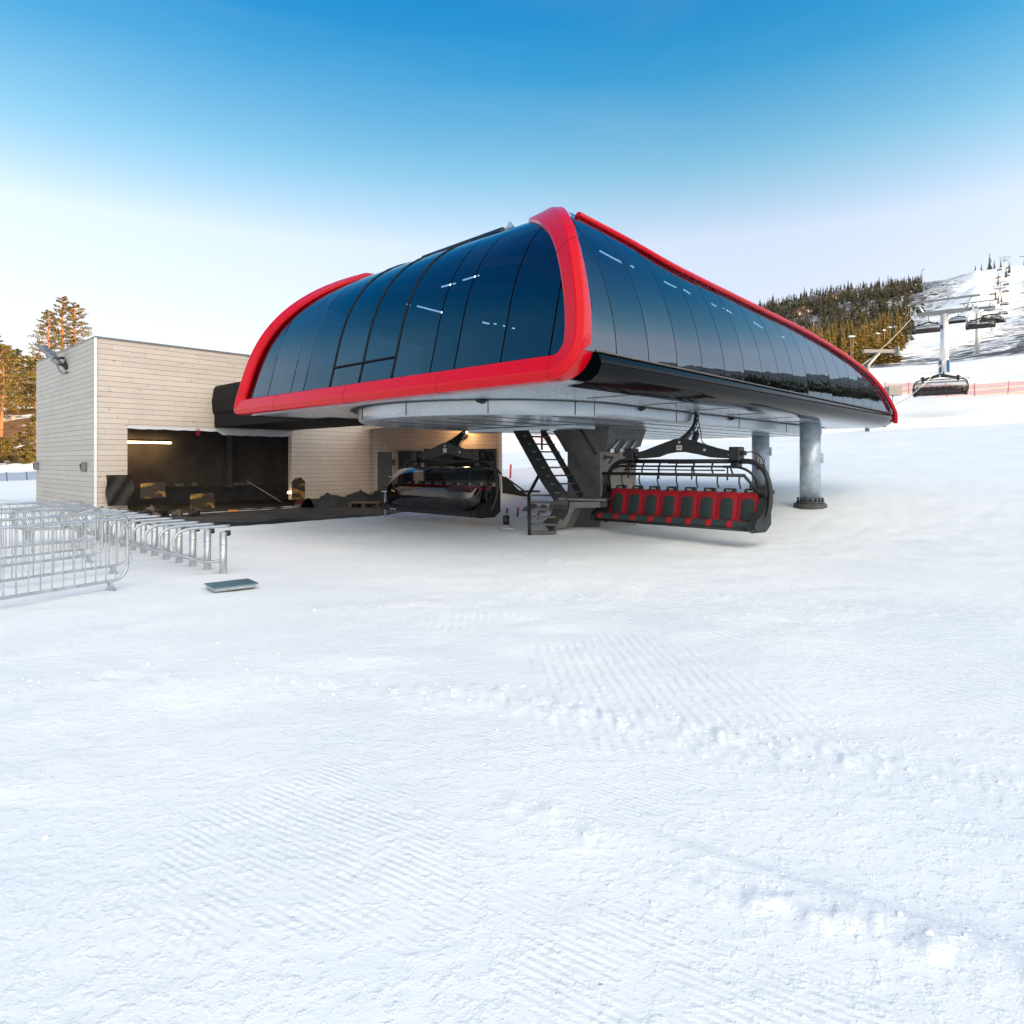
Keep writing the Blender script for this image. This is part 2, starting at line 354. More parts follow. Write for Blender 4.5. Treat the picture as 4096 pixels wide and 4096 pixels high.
def height(x, y, fine=True):
    x = np.asarray(x, float); y = np.asarray(y, float)
    s = .61 * x + .79 * y; p = .79 * x - .61 * y
    z = hs(s) * (1 - .6 * sst(-180, -600, p))
    z = z + 8.5 * sst(70, 104, y) * sst(-24, -44, x) * (1 - sst(300, 500, y))
    z = z + (fbm(x / 60, y / 60, 4, 3) * 5.0) * sst(60, 220, s)
    z = z + (fbm(x / 14, y / 14, 3, 9) * .5) * sst(24, 60, s)
    z = z + 15 * sst(17, 2, y) * sst(48, 62, x) * (1 - sst(125, 150, x)) * sst(-150, -120, y)  # unseen bank added at right to block the low sun
    # three snow-gun heaps on the upper piste
    for (hx, hy, hr, hh) in ((262, 372, 15, 9), (330, 462, 17, 13), (398, 556, 19, 15)):
        d = np.hypot(x - hx, y - hy) / hr; z = z + hh * np.exp(-2.1 * d * np.sqrt(d + .05))
    # banks where the ploughed snow lies
    d, t = seg(x, y, -14.5, 18.2, -24, 27); z = z + .42 * np.exp(-(d / 2.0) ** 2)
    d, t = seg(x, y, 1.2, 16.3, 3.8, 17.3); z = z + .10 * np.exp(-(d / .7) ** 2)
    d, t = seg(x, y, -1.4, 27.5, .9, 25.0); z = z + .12 * np.exp(-(d / .9) ** 2)
    m = apron_mask(x, y); z = z - .22 * sst(-.15, .35, m) + .07 * np.exp(-((m + .45) / .3) ** 2)
    if fine:
        near = 1 - sst(30, 60, np.hypot(x, y))
        r = fbm(x * .35, y * .35, 3, 5)
        z = z + near * (.05 * r)
        q = fbm(x * 1.6 + .6 * fbm(x, y, 2, 8), y * 2.2, 4, 21)
        patch = sst(-.05, .28, fbm(x * .28 + 3, y * .28 - 1, 3, 33) + .12 * sst(0, 3, x))
        z = z + near * (.006 + .013 * patch) * q * 2
        # windrows and clods left between the groomer passes
        for (ax, ay, bx, by, wd, hh, sd) in ((-3.6, 5.35, -.35, 5.0, .26, .05, 1), (-.35, 5.0, 1.5, 4.1, .30, .06, 2), (1.2, 4.2, 4.2, 3.0, .30, .04, 3), (.05, 3.35, .35, 3.1, .13, .045, 4),
                                         (.85, 2.75, 2.1, 2.1, .13, .055, 5), (-6.5, 4.7, -3.6, 5.35, .18, .022, 6), (-2.4, 8.0, 1.5, 8.9, .4, .04, 7), (2.5, 8.6, 6.5, 7.4, .6, .03, 8), (-1.0, 12.3, .8, 11.6, .5, .07, 9)):
            d, t = seg(x, y, ax, ay, bx, by)
            c = np.maximum(0, fbm(x * 11, y * 11, 3, 50 + sd) + .06) * 2.6
            z = z + .32 * hh * np.exp(-(d / (wd * .8)) ** 2) * c
        # shallow ledge running out to the lower right
        d = (x - 1.0) * .52 + (y - 2.95) * .85; z = z - .028 * sst(-.03, .03, d) * (1 - sst(.1, .9, d)) * sst(.4, 1.2, x) * (1 - sst(4, 6, x))
    return z
def ground(x, y): return float(height(np.array([x]), np.array([y]))[0])

def stripe_masks(x, y):
    def rect(cx, cy, ang, hl, hw, soft=.35):
        u = (x - cx) * math.cos(ang) + (y - cy) * math.sin(ang); v = -(x - cx) * math.sin(ang) + (y - cy) * math.cos(ang)
        e = fbm(x * .9, y * .9, 3, 71) * .9
        return (1 - sst(hl - soft, hl + soft, np.abs(u) + e)) * (1 - sst(hw - soft, hw + soft, np.abs(v) + e))
    a = np.maximum(rect(.0, 2.35, math.atan2(-.66, 1.08), 1.6, .62, .35), .55 * rect(-.3, 4.2, math.atan2(-.66, 1.08), 1.5, .35, .2))   # fine corduroy
    b = np.maximum(rect(1.0, 5.6, R(93), 1.1, .95), .8 * rect(1.1, 4.35, R(100), .28, .9, .15)); b = np.maximum(b, .6 * rect(-.8, 7.2, R(80), .7, .9))
    c = np.maximum(rect(2.2, 7.9, R(122), 1.8, 1.4), .9 * rect(5.3, 8.4, R(80), 1.3, 1.8)); c = np.maximum(c, .8 * rect(4.2, 6.0, R(128), 1.4, 1.5))
    dd = np.maximum(.8 * rect(-1.7, 2.3, R(100), .8, .9, .35), .35 * rect(-5.0, 5.2, R(115), 1.2, 2.0))
    return a, b, c, dd
def terrain():
    rad = [0.0, .8]; r = 1.3
    while r < 2600:
        rad.append(r); r *= 1.0145 if r < 40 else (1.017 if r < 900 else 1.05)
    az = list(np.radians(np.arange(-47, 52, .17))); az += list(np.radians(np.arange(52, 313, 2.2)))
    rad = np.array(rad); az = np.array(az); nr, na = len(rad), len(az)
    RR, AA = np.meshgrid(rad, az, indexing='ij'); X = RR * np.sin(AA); Y = RR * np.cos(AA)
    Z = height(X, Y)
    me = bpy.data.meshes.new('snow_ground')
    co = np.stack([X, Y, Z], -1).reshape(-1, 3)
    i, j = np.meshgrid(np.arange(nr - 1), np.arange(na), indexing='ij'); j2 = (j + 1) % na
    f = np.stack([i * na + j, i * na + j2, (i + 1) * na + j2, (i + 1) * na + j], -1).reshape(-1, 4)
    me.vertices.add(len(co)); me.vertices.foreach_set('co', co.ravel())
    me.loops.add(f.size); me.loops.foreach_set('vertex_index', f[:, ::-1].ravel())
    me.polygons.add(len(f)); me.polygons.foreach_set('loop_start', np.arange(0, f.size, 4)); me.polygons.foreach_set('loop_total', np.full(len(f), 4))
    me.update(); me.validate()
    me.polygons.foreach_set('use_smooth', np.ones(len(me.polygons), bool))
    x, y = co[:, 0], co[:, 1]; s = .61 * x + .79 * y; p = .79 * x - .61 * y
    dist = np.hypot(x, y)
    # real ground cover: heather and scrub between the pistes
    piste = np.exp(-((p + 24 - (s - 350) * .035) / (26 + .02 * s)) ** 2) * sst(120, 300, s) + (1 - sst(118, 150, s)) * sst(-70, -40, p)
    right = np.exp(-((p - 48) / 20) ** 2) * (1 - sst(330, 520, s))
    scrub = sst(105, 150, s) * (1 - np.clip(piste + right, 0, 1)) * .9
    wood = sst(-55, -75, p + (s - 150) * .02) * sst(120, 160, s) * .4
    bank = sst(74, 80, y) * sst(-26, -36, x) * (1 - sst(150, 200, y)) * 1.15
    scrub = np.clip(np.maximum(np.maximum(scrub, wood), bank), 0, 1.2) * sst(60, 75, dist)
    for nm, arr in zip(('scrub', 'bank', 'grA', 'grB', 'grC', 'grD'), (scrub, bank) + stripe_masks(x, y)):
        at_ = me.attributes.new(nm, 'FLOAT', 'POINT'); at_.data.foreach_set('value', arr.astype(np.float32))
    m = mat('snow', (.86, .88, .90), .55, 0, .25); v = objco(m)
    def attr(n): q = nod(m, 'Attribute'); q.attribute_name = n; return q.outputs['Fac']
    def stripes(ang, pitch, dist_=.0):
        sp = nod(m, 'SeparateXYZ'); lk(m, v, sp.inputs[0])
        n = noise(m, 1.2, 2, .5, v)
        q = mth(m, 'ADD', mth(m, 'MULTIPLY', sp.outputs[0], -math.sin(ang)), mth(m, 'MULTIPLY', sp.outputs[1], math.cos(ang)))
        q = mth(m, 'ADD', q, mth(m, 'MULTIPLY', n, dist_))
        return mth(m, 'SINE', mth(m, 'MULTIPLY', q, 2 * math.pi / pitch))
    sA = mth(m, 'MULTIPLY', stripes(math.atan2(-.66, 1.08), .038, .03), attr('grA'))
    sB = mth(m, 'MULTIPLY', stripes(R(93), .095, .08), attr('grB'))
    sC = mth(m, 'MULTIPLY', stripes(R(122), .10, .08), attr('grC'))
    sD = mth(m, 'MULTIPLY', stripes(R(100), .045, .04), attr('grD'))
    brk = ramp(m, noise(m, 3.5, 4, .6, v), [(.36, .1), (.56, 1.)])
    st = mth(m, 'MULTIPLY', mth(m, 'ADD', mth(m, 'MULTIPLY', mth(m, 'ADD', sA, sD), .0015), mth(m, 'MULTIPLY', mth(m, 'ADD', sB, sC), .0048)), brk)
    mp = nod(m, 'Mapping'); mp.inputs['Scale'].default_value = (1, 1.8, 1); mp.inputs['Rotation'].default_value = (0, 0, R(-25)); lk(m, v, mp.inputs[0])
    g1 = mth(m, 'MULTIPLY', noise(m, 4, 4, .5, mp.outputs[0], .3), .011)
    g2 = mth(m, 'MULTIPLY', noise(m, 95, 3, .7, v), .0030)
    g3 = mth(m, 'MULTIPLY', ramp(m, noise(m, 19, 4, .6, v), [(.50, 0.), (.85, 1.)]), .007)
    hh = mth(m, 'ADD', mth(m, 'ADD', st, g1), mth(m, 'ADD', g2, g3))
    bp = nod(m, 'Bump'); bp.inputs['Strength'].default_value = 1.0; bp.inputs['Distance'].default_value = 1.0; lk(m, hh, bp.inputs['Height'])
    lk(m, bp.outputs[0], bsdf(m).inputs['Normal'])
    big = noise(m, .5, 4, .55, v)
    snow = ramp(m, big, [(.3, (.80, .84, .88)), (.7, (.90, .91, .92))])
    speck = mth(m, 'GREATER_THAN', noise(m, 26, 2, .5, v), .795)
    snow = mixc(m, mth(m, 'MULTIPLY', speck, .7), snow, (.16, .15, .14))
    mp3 = nod(m, 'Mapping'); mp3.inputs['Scale'].default_value = (.16, .34, .2); mp3.inputs['Rotation'].default_value = (0, 0, R(-38)); lk(m, v, mp3.inputs[0])
    sn = noise(m, 1.0, 7, .72, mp3.outputs[0], .3)
    far = nod(m, 'MapRange'); lk(m, mth(m, 'ADD', sn, mth(m, 'MULTIPLY', attr('scrub'), .17)), far.inputs[0]); far.inputs[1].default_value = .555; far.inputs[2].default_value = .61
    mk = mth(m, 'MULTIPLY', far.outputs[0], ramp(m, attr('scrub'), [(.05, 0.), (.35, 1.)]))
    heath = mixc(m, attr('bank'), ramp(m, noise(m, .9, 4, .6, v), [(.35, (.05, .042, .035)), (.65, (.10, .075, .055))]), ramp(m, noise(m, .8, 4, .6, v), [(.35, (.10, .05, .02)), (.65, (.22, .11, .04))]))
    lk(m, mixc(m, mk, snow, heath), bsdf(m).inputs['Base Color'])
    b = bsdf(m); b.inputs['Subsurface Weight'].default_value = .0
    me.materials.append(m)
    o = bpy.data.objects.new('ground', me); COL.objects.link(o); tag(o, 'groomed white snow field rising to the ski hill', None, None, 'structure')
    return o
terrain()
def clods():
    rnd = random.Random(77); m = MB(); m.smooth = True
    segs = ((-3.6, 5.35, -.35, 5.0, .22, 90), (-.35, 5.0, 1.6, 4.0, .26, 110), (1.2, 4.2, 4.2, 3.0, .3, 110), (.0, 3.4, .5, 3.05, .12, 30), (.7, 2.9, 2.1, 2.1, .16, 70), (-6.5, 4.7, -3.6, 5.35, .15, 50), (-2.2, 8.2, 1.2, 8.8, .3, 60), (-1.0, 12.3, .8, 11.6, .45, 60), (-3, 2.2, 3, 7, 2.2, 90))
    for ax, ay, bx, by, w, n in segs:
        for _ in range(n):
            t = rnd.random(); x = ax + (bx - ax) * t + rnd.gauss(0, w * 1.1); y = ay + (by - ay) * t + rnd.gauss(0, w * 1.1)
            if y < 1.9: continue
            r = min(.018, rnd.expovariate(1 / .005) + .003); z = ground(x, y); rows = []; p1, p2 = rnd.uniform(0, 6), rnd.uniform(0, 6)
            for i in range(5):
                th = math.pi * i / 4
                rows.append([(x + r * (1 + .3 * math.sin(2 * a + p1) + .2 * math.sin(3 * a + p2 + th)) * math.sin(th) * math.cos(a), y + r * (1 + .25 * math.sin(3 * a + p2)) * math.sin(th) * math.sin(a), z + r * .05 + r * .62 * math.cos(th)) for a in [math.pi * j / 4 for j in range(8)]])
            m.grid(rows, True, True)
    o = m.build('snow_crumbs', mat('crumb_snow', (.86, .875, .89), .6, 0, .2)); tag(o, 'small crumbs of hard snow strewn along the groomer tracks', 'snow', None, 'stuff')
clods()
# ------------------------------------------------------------------ lift station
C = Vector((.95, 9.30, 0)); LV = Vector((.682, .731, 0)); WV = Vector((-.731, .682, 0)); WD = 11.4; LEN = 18.3
def S(l, w, z): return C + LV * l + WV * w + Vector((0, 0, z))
EZ = np.array([2.9, 3.2, 3.6, 4.0, 4.4, 4.8, 5.2, 5.6, 6.0, 6.3, 6.6, 6.8, 7.0])
EL = np.array([.06, .10, .19, .29, .39, .52, .68, .92, 1.27, 1.68, 2.25, 2.80, 3.6])
EW = np.array([.0, -.04, -.04, .02, .11, .25, .45, .71, 1.08, 1.45, 1.95, 2.32, 2.8])
_pl = np.polyfit(EZ, EL, 6); _pw = np.polyfit(EZ, EW, 6)
def lr(z): return float(np.polyval(_pl, z))
def ws(z): return float(np.polyval(_pw, z))
RL = np.array([1.7, 2.6, 3.5, 4.3, 8.0, 10.5, 12.7, 14.4, 15.6, 16.6, 17.35, 17.85, 18.1])
RZ = np.array([6.2, 6.03, 5.82, 5.68, 5.50, 5.40, 5.17, 4.93, 4.66, 4.30, 3.90, 3.58, 3.36])
def rz(l): return float(np.interp(l, RL, RZ))
ZB = 3.43                                  # foot of the glazing
st = empty('lift_station', tuple(C), 'chairlift station with curved dark blue glazing and bold red edge frame on a concrete pylon', 'lift station')
SB = lambda mb, name, m, parent=st, label=None, mats=None: mb.build(name, m, parent, tuple(C), label, mats)
# rear glazing, one pane per seam
seams_w = [0, .75, 1.8, 2.94, 3.6, 4.76, 5.88, 7.0, 8.14, 8.73, 9.87, 10.75, WD]
zs = [ZB + (6.80 - ZB) * i / 22 for i in range(23)]
for a, b in zip(seams_w[:-1], seams_w[1:]):
    m = MB(); rows = []
    for z in zs:
        lo = ws(z) + .2; hi = WD - lo
        aa = min(max(a + .018, lo), hi); bb = min(max(b - .018, lo), hi)
        rows.append([S(lr(z) + .10, aa + (bb - aa) * k / 3, z) for k in range(4)])
    m.grid(rows); SB(m, 'rear_glass_panel', GLASS)
m = MB()
for w in seams_w[1:-1]:
    pts = [S(lr(z) + .125, w, z) for z in zs if ws(z) + .15 < w < WD - ws(z) - .15]
    if len(pts) > 2: m.tube(pts, .014, 5)
for w, x in ((4.76, 1), (5.88, 1), (7.0, 1)): m.tube([S(lr(z) + .10, w, z) for z in zs], .026, 5)
for z in (3.86, 6.74): m.tube([S(lr(z) + .08, 4.76 + 2.24 * k / 6, z) for k in range(7)], .020, 5)
SB(m, 'rear_mullions', BLK)
# side glazing, near and far side
nl = 19
ledge = [.1 + (LEN - .25) * i / nl for i in range(nl + 1)]
def lc(l, z): return max(l, lr(z) + .06)
for side in (0, 1):
    for a, b in zip(ledge[:-1], ledge[1:]):
        m = MB(); rows = []
        for i in range(17):
            row = []
            for k in range(5):
                l = a + .012 + (b - a - .024) * k / 4; l2 = l
                zt = max(ZB + .01, rz(max(l, 1.7)) - .06); z = ZB + (zt - ZB) * i / 16
                l2 = lc(l, z); w = ws(z) + .10
                row.append(S(l2, w if side == 0 else WD - w, z))
            rows.append(row)
        m.grid(rows); SB(m, 'side_glass_panel', GLASS)
for l in ledge[1:-1]:
    zt = rz(max(l, 1.7)) - .06
    pts = [(lc(l, ZB + (zt - ZB) * i / 14), ZB + (zt - ZB) * i / 14) for i in range(15)]
    pts = [p for p in pts if p[0] <= l + .001]
    if len(pts) > 2:
        m = MB(); m.tube([S(p[0], ws(p[1]) + .115, p[1]) for p in pts], .018, 5); SB(m, 'side_mullion', BLK)
        m = MB(); m.tube([S(p[0], WD - ws(p[1]) - .115, p[1]) for p in pts], .018, 5); SB(m, 'side_mullion', BLK)
# dark back of the house: roof and front
m = MB(); rows = []
lls = [2.0, 2.6, 3.2] + [3.8 + (18.05 - 3.8) * i / 24 for i in range(25)]
for l in lls:
    z0 = rz(l) - .13; w0 = ws(z0) + .12; row = []
    crown = .75 * (1 - .0 * l)
    for k in range(17):
        t = k / 16; w = w0 + (WD - 2 * w0) * t
        zc = z0 + crown * (1 - (2 * t - 1) ** 2) ** .8 * (1 if l < 15 else max(.2, (18.4 - l) / 3.4))
        if l < 3.8: zc = zc + (6.72 - zc) * (3.8 - l) / 1.8 * min(1, 3 * min(t, 1 - t) + .0)
        row.append(S(max(l, lr(min(zc, 6.8)) + .12), w, zc))
    rows.append(row)
m.grid(rows); SB(m, 'roof', DARK)
m = MB(); m.grid([[S(18.12, w, z) for w in (.3, 3, 6, 9, WD - .3)] for z in (3.0, 3.45)]); SB(m, 'front_lip', DARK)
# slim black hatch standing proud of the roof edge, and the little roof ornament beside it
m = MB(); m.prism([S(2.75, 4.25, 6.83), S(2.75, 7.0, 6.80), S(2.85, 7.0, 6.91), S(2.85, 4.25, 6.95)], tuple(LV * .9)); SB(m, 'roof_hatch', DARK)
m = MB(); m.add([S(2.7, 3.75, 6.80), S(2.7, 4.05, 6.80), S(3.0, 3.9, 6.8), S(2.8, 3.97, 7.0)], [(0, 1, 3), (1, 2, 3), (2, 0, 3)]); SB(m, 'roof_vent', STEEL)
# rear frame swept along the edge of the rear glazing
def rear_frame():
    path = []                              # (w, z) outer contour, inward dir in (w, z)
    zz = [6.86 - (6.86 - 3.62) * i / 30 for i in range(31)]
    for z in zz: path.append((ws(z), z))
    cw, cz, rr = ws(3.62) + .62, 3.62, .62
    for i in range(1, 13):
        a = math.pi + (math.pi / 2) * i / 12
        path.append((cw + .62 * math.cos(a), cz + .67 * math.sin(a)))
    left = [(WD - w, z) for (w, z) in path[::-1]]
    n = 24
    w1, w2 = path[-1][0], WD - path[-1][0]
    for i in range(1, n): path.append((w1 + (w2 - w1) * i / n, 2.95))
    # the far foot is a tight corner
    path.append((WD - .30, 2.95)); path.append((WD - .12, 2.98)); path.append((WD - .0, 3.06)); path.append((WD + .04, 3.2))
    zz2 = [3.35 + (6.86 - 3.35) * i / 30 for i in range(31)]
    for z in zz2: path.append((WD - ws(z), z))
    prof = [(.46, -.04), (.445, .015), (.42, .03), (.20, .085), (.175, .08), (.075, .03), (.06, .0), (.075, -.10), (.12, -.32), (.32, -.34)]
    rows = []; N = len(path)
    for i, (w, z) in enumerate(path):
        a = path[max(0, i - 1)]; b = path[min(N - 1, i + 1)]
        t = Vector((b[0] - a[0], b[1] - a[1])).normalized(); inn = Vector((-t.y, t.x))          # left of travel = inward
        if inn.dot(Vector((WD / 2 - w, 4.6 - z))) < 0: inn = -inn
        row = []
        for (pa, pb) in prof:
            ww = w + inn.x * pa; z2 = z + inn.y * pa
            zc = min(max(z2, 2.95), 6.9)
            g = (lr(zc + .05) - lr(zc - .05)) / .1                                             # lean of the surface
            nl_ = 1 / math.hypot(1, g)
            row.append(S(lr(zc) - pb * nl_, ww, z2 + pb * g * nl_))
        rows.append(row)
    m = MB(); m.smooth = False; m.grid(rows, False, True)
    for r_ in (0, N - 1):
        o = r_ * len(prof); m.f.append([o + k for k in range(len(prof))]); m.m.append(0); m.sm.append(False)
    return m, rows
frm, frows = rear_frame(); fr = SB(frm, 'red_rear_frame', RED)
bm_ = fr.modifiers.new('soft_edges', 'BEVEL'); bm_.width = .022; bm_.segments = 2; bm_.limit_method = 'ANGLE'; bm_.angle_limit = R(14); bm_.harden_normals = False
for i in (14, 42, 48, 55, 62, 67, 72, 88, 104):
    if i < len(frows): m = MB(); m.tube([Vector(p) for p in frows[i]], .0045, 4, closed=True); SB(m, 'frame_joint', BLK, fr)
for side in (0, 1):
    pts = []
    for l in list(np.linspace(1.72, 14.2, 22)) + list(np.linspace(14.8, 18.1, 22)):
        z = rz(l)
        # round the nose
        pts.append((l, z))
    P = []
    for l, z in pts:
        w = ws(z) + .03; P.append(S(l + .03, w if side == 0 else WD - w, z - .04))
    P.append(S(18.16, 0.02 if side == 0 else WD - .02, 3.16))
    P = smooth(P[::2] + [P[-1]], 3)
    m = MB(); m.tube(P, .060, 8, flat=(1.0, 1.3)); SB(m, 'red_ridge_frame', RED)
# glossy black skirt under the side glass, wrapping to the soffit
for side in (0, 1):
    m = MB(); rows = []
    prof = [(.10, 3.44), (.03, 3.41), (-.02, 3.34), (-.03, 3.24), (.02, 3.12), (.14, 3.03), (.35, 2.985), (.62, 2.965)]
    for i in range(30):
        l = .42 + (17.95 - .42) * i / 29; q = max(0, (l - 16.6) / 1.35); row = []
        for (w, z) in prof:
            w2 = w + .25 * q * q * (3.44 - z) * 1.2; row.append(S(min(l + .1, 18.1), w2 if side == 0 else WD - w2, z))
        rows.append(row)
    m.grid(rows); SB(m, 'black_side_skirt', DARKG)
    m = MB(); m.tube([S(.5, .045 if side == 0 else WD - .045, 3.45), S(18.0, .045 if side == 0 else WD - .045, 3.45)], .018, 6); SB(m, 'glazing_bead', STEELK)
# soffit, running slot with its brush, and the lowered centre island
m = MB(); m.prism([S(.35, .45, 2.99), S(.35, WD - .45, 2.99), S(18.1, WD - .45, 2.99), S(18.1, .45, 2.99)][::-1], (0, 0, .05)); SB(m, 'soffit', SOFFIT)
WC, L0, RS = 5.42, 4.0, 3.42
def stadium(r, n=40, lend=16.9):
    pts = [(lend, WC - r)] + [(L0 - r * math.sin(math.pi * i / n), WC - r * math.cos(math.pi * i / n)) for i in range(n + 1)] + [(lend, WC + r)]
    return pts
def band(r1, r2, z): return [[S(a[0], a[1], z), S(b[0], b[1], z)] for a, b in zip(stadium(r1), stadium(r2))]
m = MB(); m.grid(band(RS - .02, RS + .13, 2.975), False); SB(m, 'brush_slot', RUB)
rnd = random.Random(4); m = MB(); q = stadium(RS + .13, 400)
for i in range(3, len(q) - 3):
    l, w = q[i]; k = rnd.uniform(.02, .10); d = Vector((l - L0 if l < L0 else 0, w - WC)).normalized()
    m.add([S(l - .012, w, 2.974), S(l + .012, w, 2.974), S(l + d.x * k, w + d.y * k, 2.971)], [(0, 1, 2)], False)
SB(m, 'slot_bristles', RUB)
m = MB(); 
for (l, w) in ((4.9, WC - RS), (9.4, WC - RS), (1.3, WC - 2.1)): m = MB(); m.rock(S(l, w, 2.965), .10, 3, .5); SB(m, 'slot_sensor_head', RUB)
m = MB(); rows = [[S(a[0], a[1], z) for a in stadium(RS - o)] for z, o in ((2.985, .03), (2.80, .03), (2.73, .05), (2.70, .10))]
m.grid(rows, True); b4 = stadium(RS - .10); m.v += [tuple(S(a[0], a[1], 2.70)) for a in b4]; k0 = len(m.v) - len(b4)
m.f.append(list(range(k0, len(m.v)))); m.m.append(0); m.sm.append(False)
isl = SB(m, 'centre_island', SOFFIT)
m = MB()
for l in (3.2, 6.5, 10.0, 13.5): m.tube([S(l, WC - RS + .025, 2.985), S(l, WC - RS + .025, 2.72)], .008, 4)
for a in (20, 50, 80, 110):
    cx, cy = L0 - (RS - .025) * math.sin(R(a)), WC - (RS - .025) * math.cos(R(a)); m.tube([S(cx, cy, 2.985), S(cx, cy, 2.72)], .008, 4)
for w in (2.6, 3.6, 4.6, 5.6, 6.6, 7.6): m.tube([S(1.6 if abs(w - WC) < 2 else 2.6, w, 2.695), S(16.6, w, 2.695)], .006, 4)
for l in (2.5, 4.5, 6.5, 8.5, 10.5, 12.5): m.tube([S(l, .7, 2.985), S(l, 1.7, 2.985)], .006, 4)
SB(m, 'panel_joints', DARK)
# fluorescent tubes that glow behind the tinted glass
for (ua, va, ub, vb, d) in ((1765, 1148, 1823, 1133, 13.6), (1851, 1121, 1917, 1101, 13.6), (1668, 1224, 1768, 1250, 13.8), (1628, 1217, 1641, 1221, 13.9), (1931, 1289, 1956, 1295, 13.2), (1978, 1295, 1984, 1297, 13.2), (2014, 1303, 2019, 1305, 13.2), (2050, 1312, 2057, 1314, 13.2),
                            (2398, 1003, 2490, 1052, 11.9), (2524, 1063, 2535, 1070, 12.4), (2656, 1126, 2704, 1150, 13.8), (2735, 1158, 2760, 1175, 14.3), (2846, 1214, 2864, 1225, 15.6), (2893, 1232, 2926, 1252, 15.8), (3014, 1288, 3050, 1312, 17.4), (3116, 1341, 3138, 1352, 18.6)):
    m = MB(); m.tube([at(ua, va, d), at(ub, vb, d + .1)], .016, 6); SB(m, 'interior_light_tube', TUBEW)
# dark partition so the hall behind the glass has a back
m = MB(); m.prism([S(.8, 1.0, 3.06), S(17.4, 1.0, 3.06), S(17.4, WD - 1.0, 3.06), S(.8, WD - 1.0, 3.06)], (0, 0, .04)); SB(m, 'machine_deck', DARK)
m = MB(); m.box(S(7, 5.7, 4.0), (8, 3.4, 1.3), math.atan2(LV.y, LV.x), bev=.1); SB(m, 'drive_unit', DARK)
# pylon: concrete shaft, steel head with its flaring cheeks
PY = Vector((2.27, 16.75, 0))
def Q(a, b, z): return PY + LV * a + WV * b + Vector((0, 0, z))
m = MB(); m.prism([Q(0, 0, -.3), Q(1.7, 0, -.3), Q(1.7, 1.02, -.3), Q(0, 1.02, -.3)], (0, 0, 2.85)); SB(m, 'concrete_shaft', CONC)
m = MB(); m.prism([Q(-.012, -.01, -.1), Q(-.012, 1.03, -.1), Q(-.012, 1.03, 2.5), Q(-.012, -.01, 2.5)], tuple(LV * -.03)); SB(m, 'shade_face_panel', STEELK)  # dark panel puts the deep shade of this face into colour
m = MB(); m.prism([Q(-.02, 1.02, -.2), Q(-.02, 1.75, -.2), Q(-.02, 1.45, .55), Q(-.02, 1.20, .95), Q(-.02, 1.02, 1.0)], tuple(LV * .5)); SB(m, 'concrete_foot', CONCD)
m = MB()
m.prism([Q(-.04, -.12, 2.05), Q(-.04, 1.1, 2.05), Q(-.04, 1.35, 2.4), Q(-.04, 1.6, 2.69), Q(-.04, -.3, 2.69), Q(-.04, -.25, 2.3)], tuple(LV * .35))
m.prism([Q(.5, -.05, 2.0), Q(1.6, -.05, 2.2), Q(1.9, -.05, 2.69), Q(.2, -.05, 2.69), Q(.2, -.05, 2.3)], tuple(WV * -.16))
m.box(Q(.2, .5, 1.9), (.06, 1.1, .12), math.atan2(LV.y, LV.x)); SB(m, 'steel_head', STEELK)
m = MB()
for a, b in ((.25, -.2), (.6, -.25), (1.05, -.22)): m.tube([Q(a, b, 2.1), Q(a + .25, b - .05, 2.35)], .03, 6); m.box(Q(a, b, 2.07), (.1, .1, .1))
SB(m, 'levelling_jacks', STEEL)
m = MB(); m.prism([Q(-1.3, -.2, 2.60), Q(-1.3, 3.6, 2.60), Q(-.7, 3.6, 2.60), Q(-.5, -.2, 2.60)], (0, 0, .085)); SB(m, 'service_walkway', SOFFIT)
# the two round front legs of the station
def column(x, y, r, label, zb):
    t = empty('station_column', (x, y, zb), label, 'column', 'round steel legs carrying the station front')
    m = MB(); m.cyl((x, y, zb + .22), (x, y, 3.02), r, n=28); sh = m.build('shaft', STEEL, t, (x, y, zb))
    m = MB(); m.cyl((x, y, zb - .5), (x, y, zb + .16), r * 1.75, r * 1.6, 10); m.cyl((x, y, zb + .16), (x, y, zb + .22), r * 1.35, n=24); m.build('footing', CONCD, t, (x, y, zb))
    m = MB()
    for i in range(16):
        a = 2 * math.pi * i / 16; m.cyl((x + r * 1.2 * math.cos(a), y + r * 1.2 * math.sin(a), zb + .2), (x + r * 1.2 * math.cos(a), y + r * 1.2 * math.sin(a), zb + .34), .02, n=6)
    m.build('anchor_bolts', DARK, t, (x, y, zb))
    m = MB(); m.box((x + r * .9, y - r * .55, zb + 1.55), (.12, .1, .3), R(-30), bev=.015); m.build('junction_box', STEEL, t, (x, y, zb))
    return t
column(9.22, 20.1, .30, 'round grey steel column standing clear of the chairs on its bolted footing', ground(9.22, 20.1) - .05)
c1 = column(8.95, 23.4, .30, 'round grey steel column with a small pictogram sign, behind the red chair', ground(8.95, 23.4) - .05)
sgn = empty('warning_sign', (8.80, 23.02, 2.0), 'navy and white pictogram sign fixed to the round column behind the red chair', 'sign')
O = (8.80, 23.02, 2.0)
m = MB(); m.box((8.80, 23.02, 1.72), (.30, .015, .44), R(8)); m.build('board', NAVY, sgn, O)
m = MB(); m.box((8.80, 23.005, 1.82), (.24, .015, .22), R(8)); m.build('white_field', WHITE, sgn, O)
m = MB()
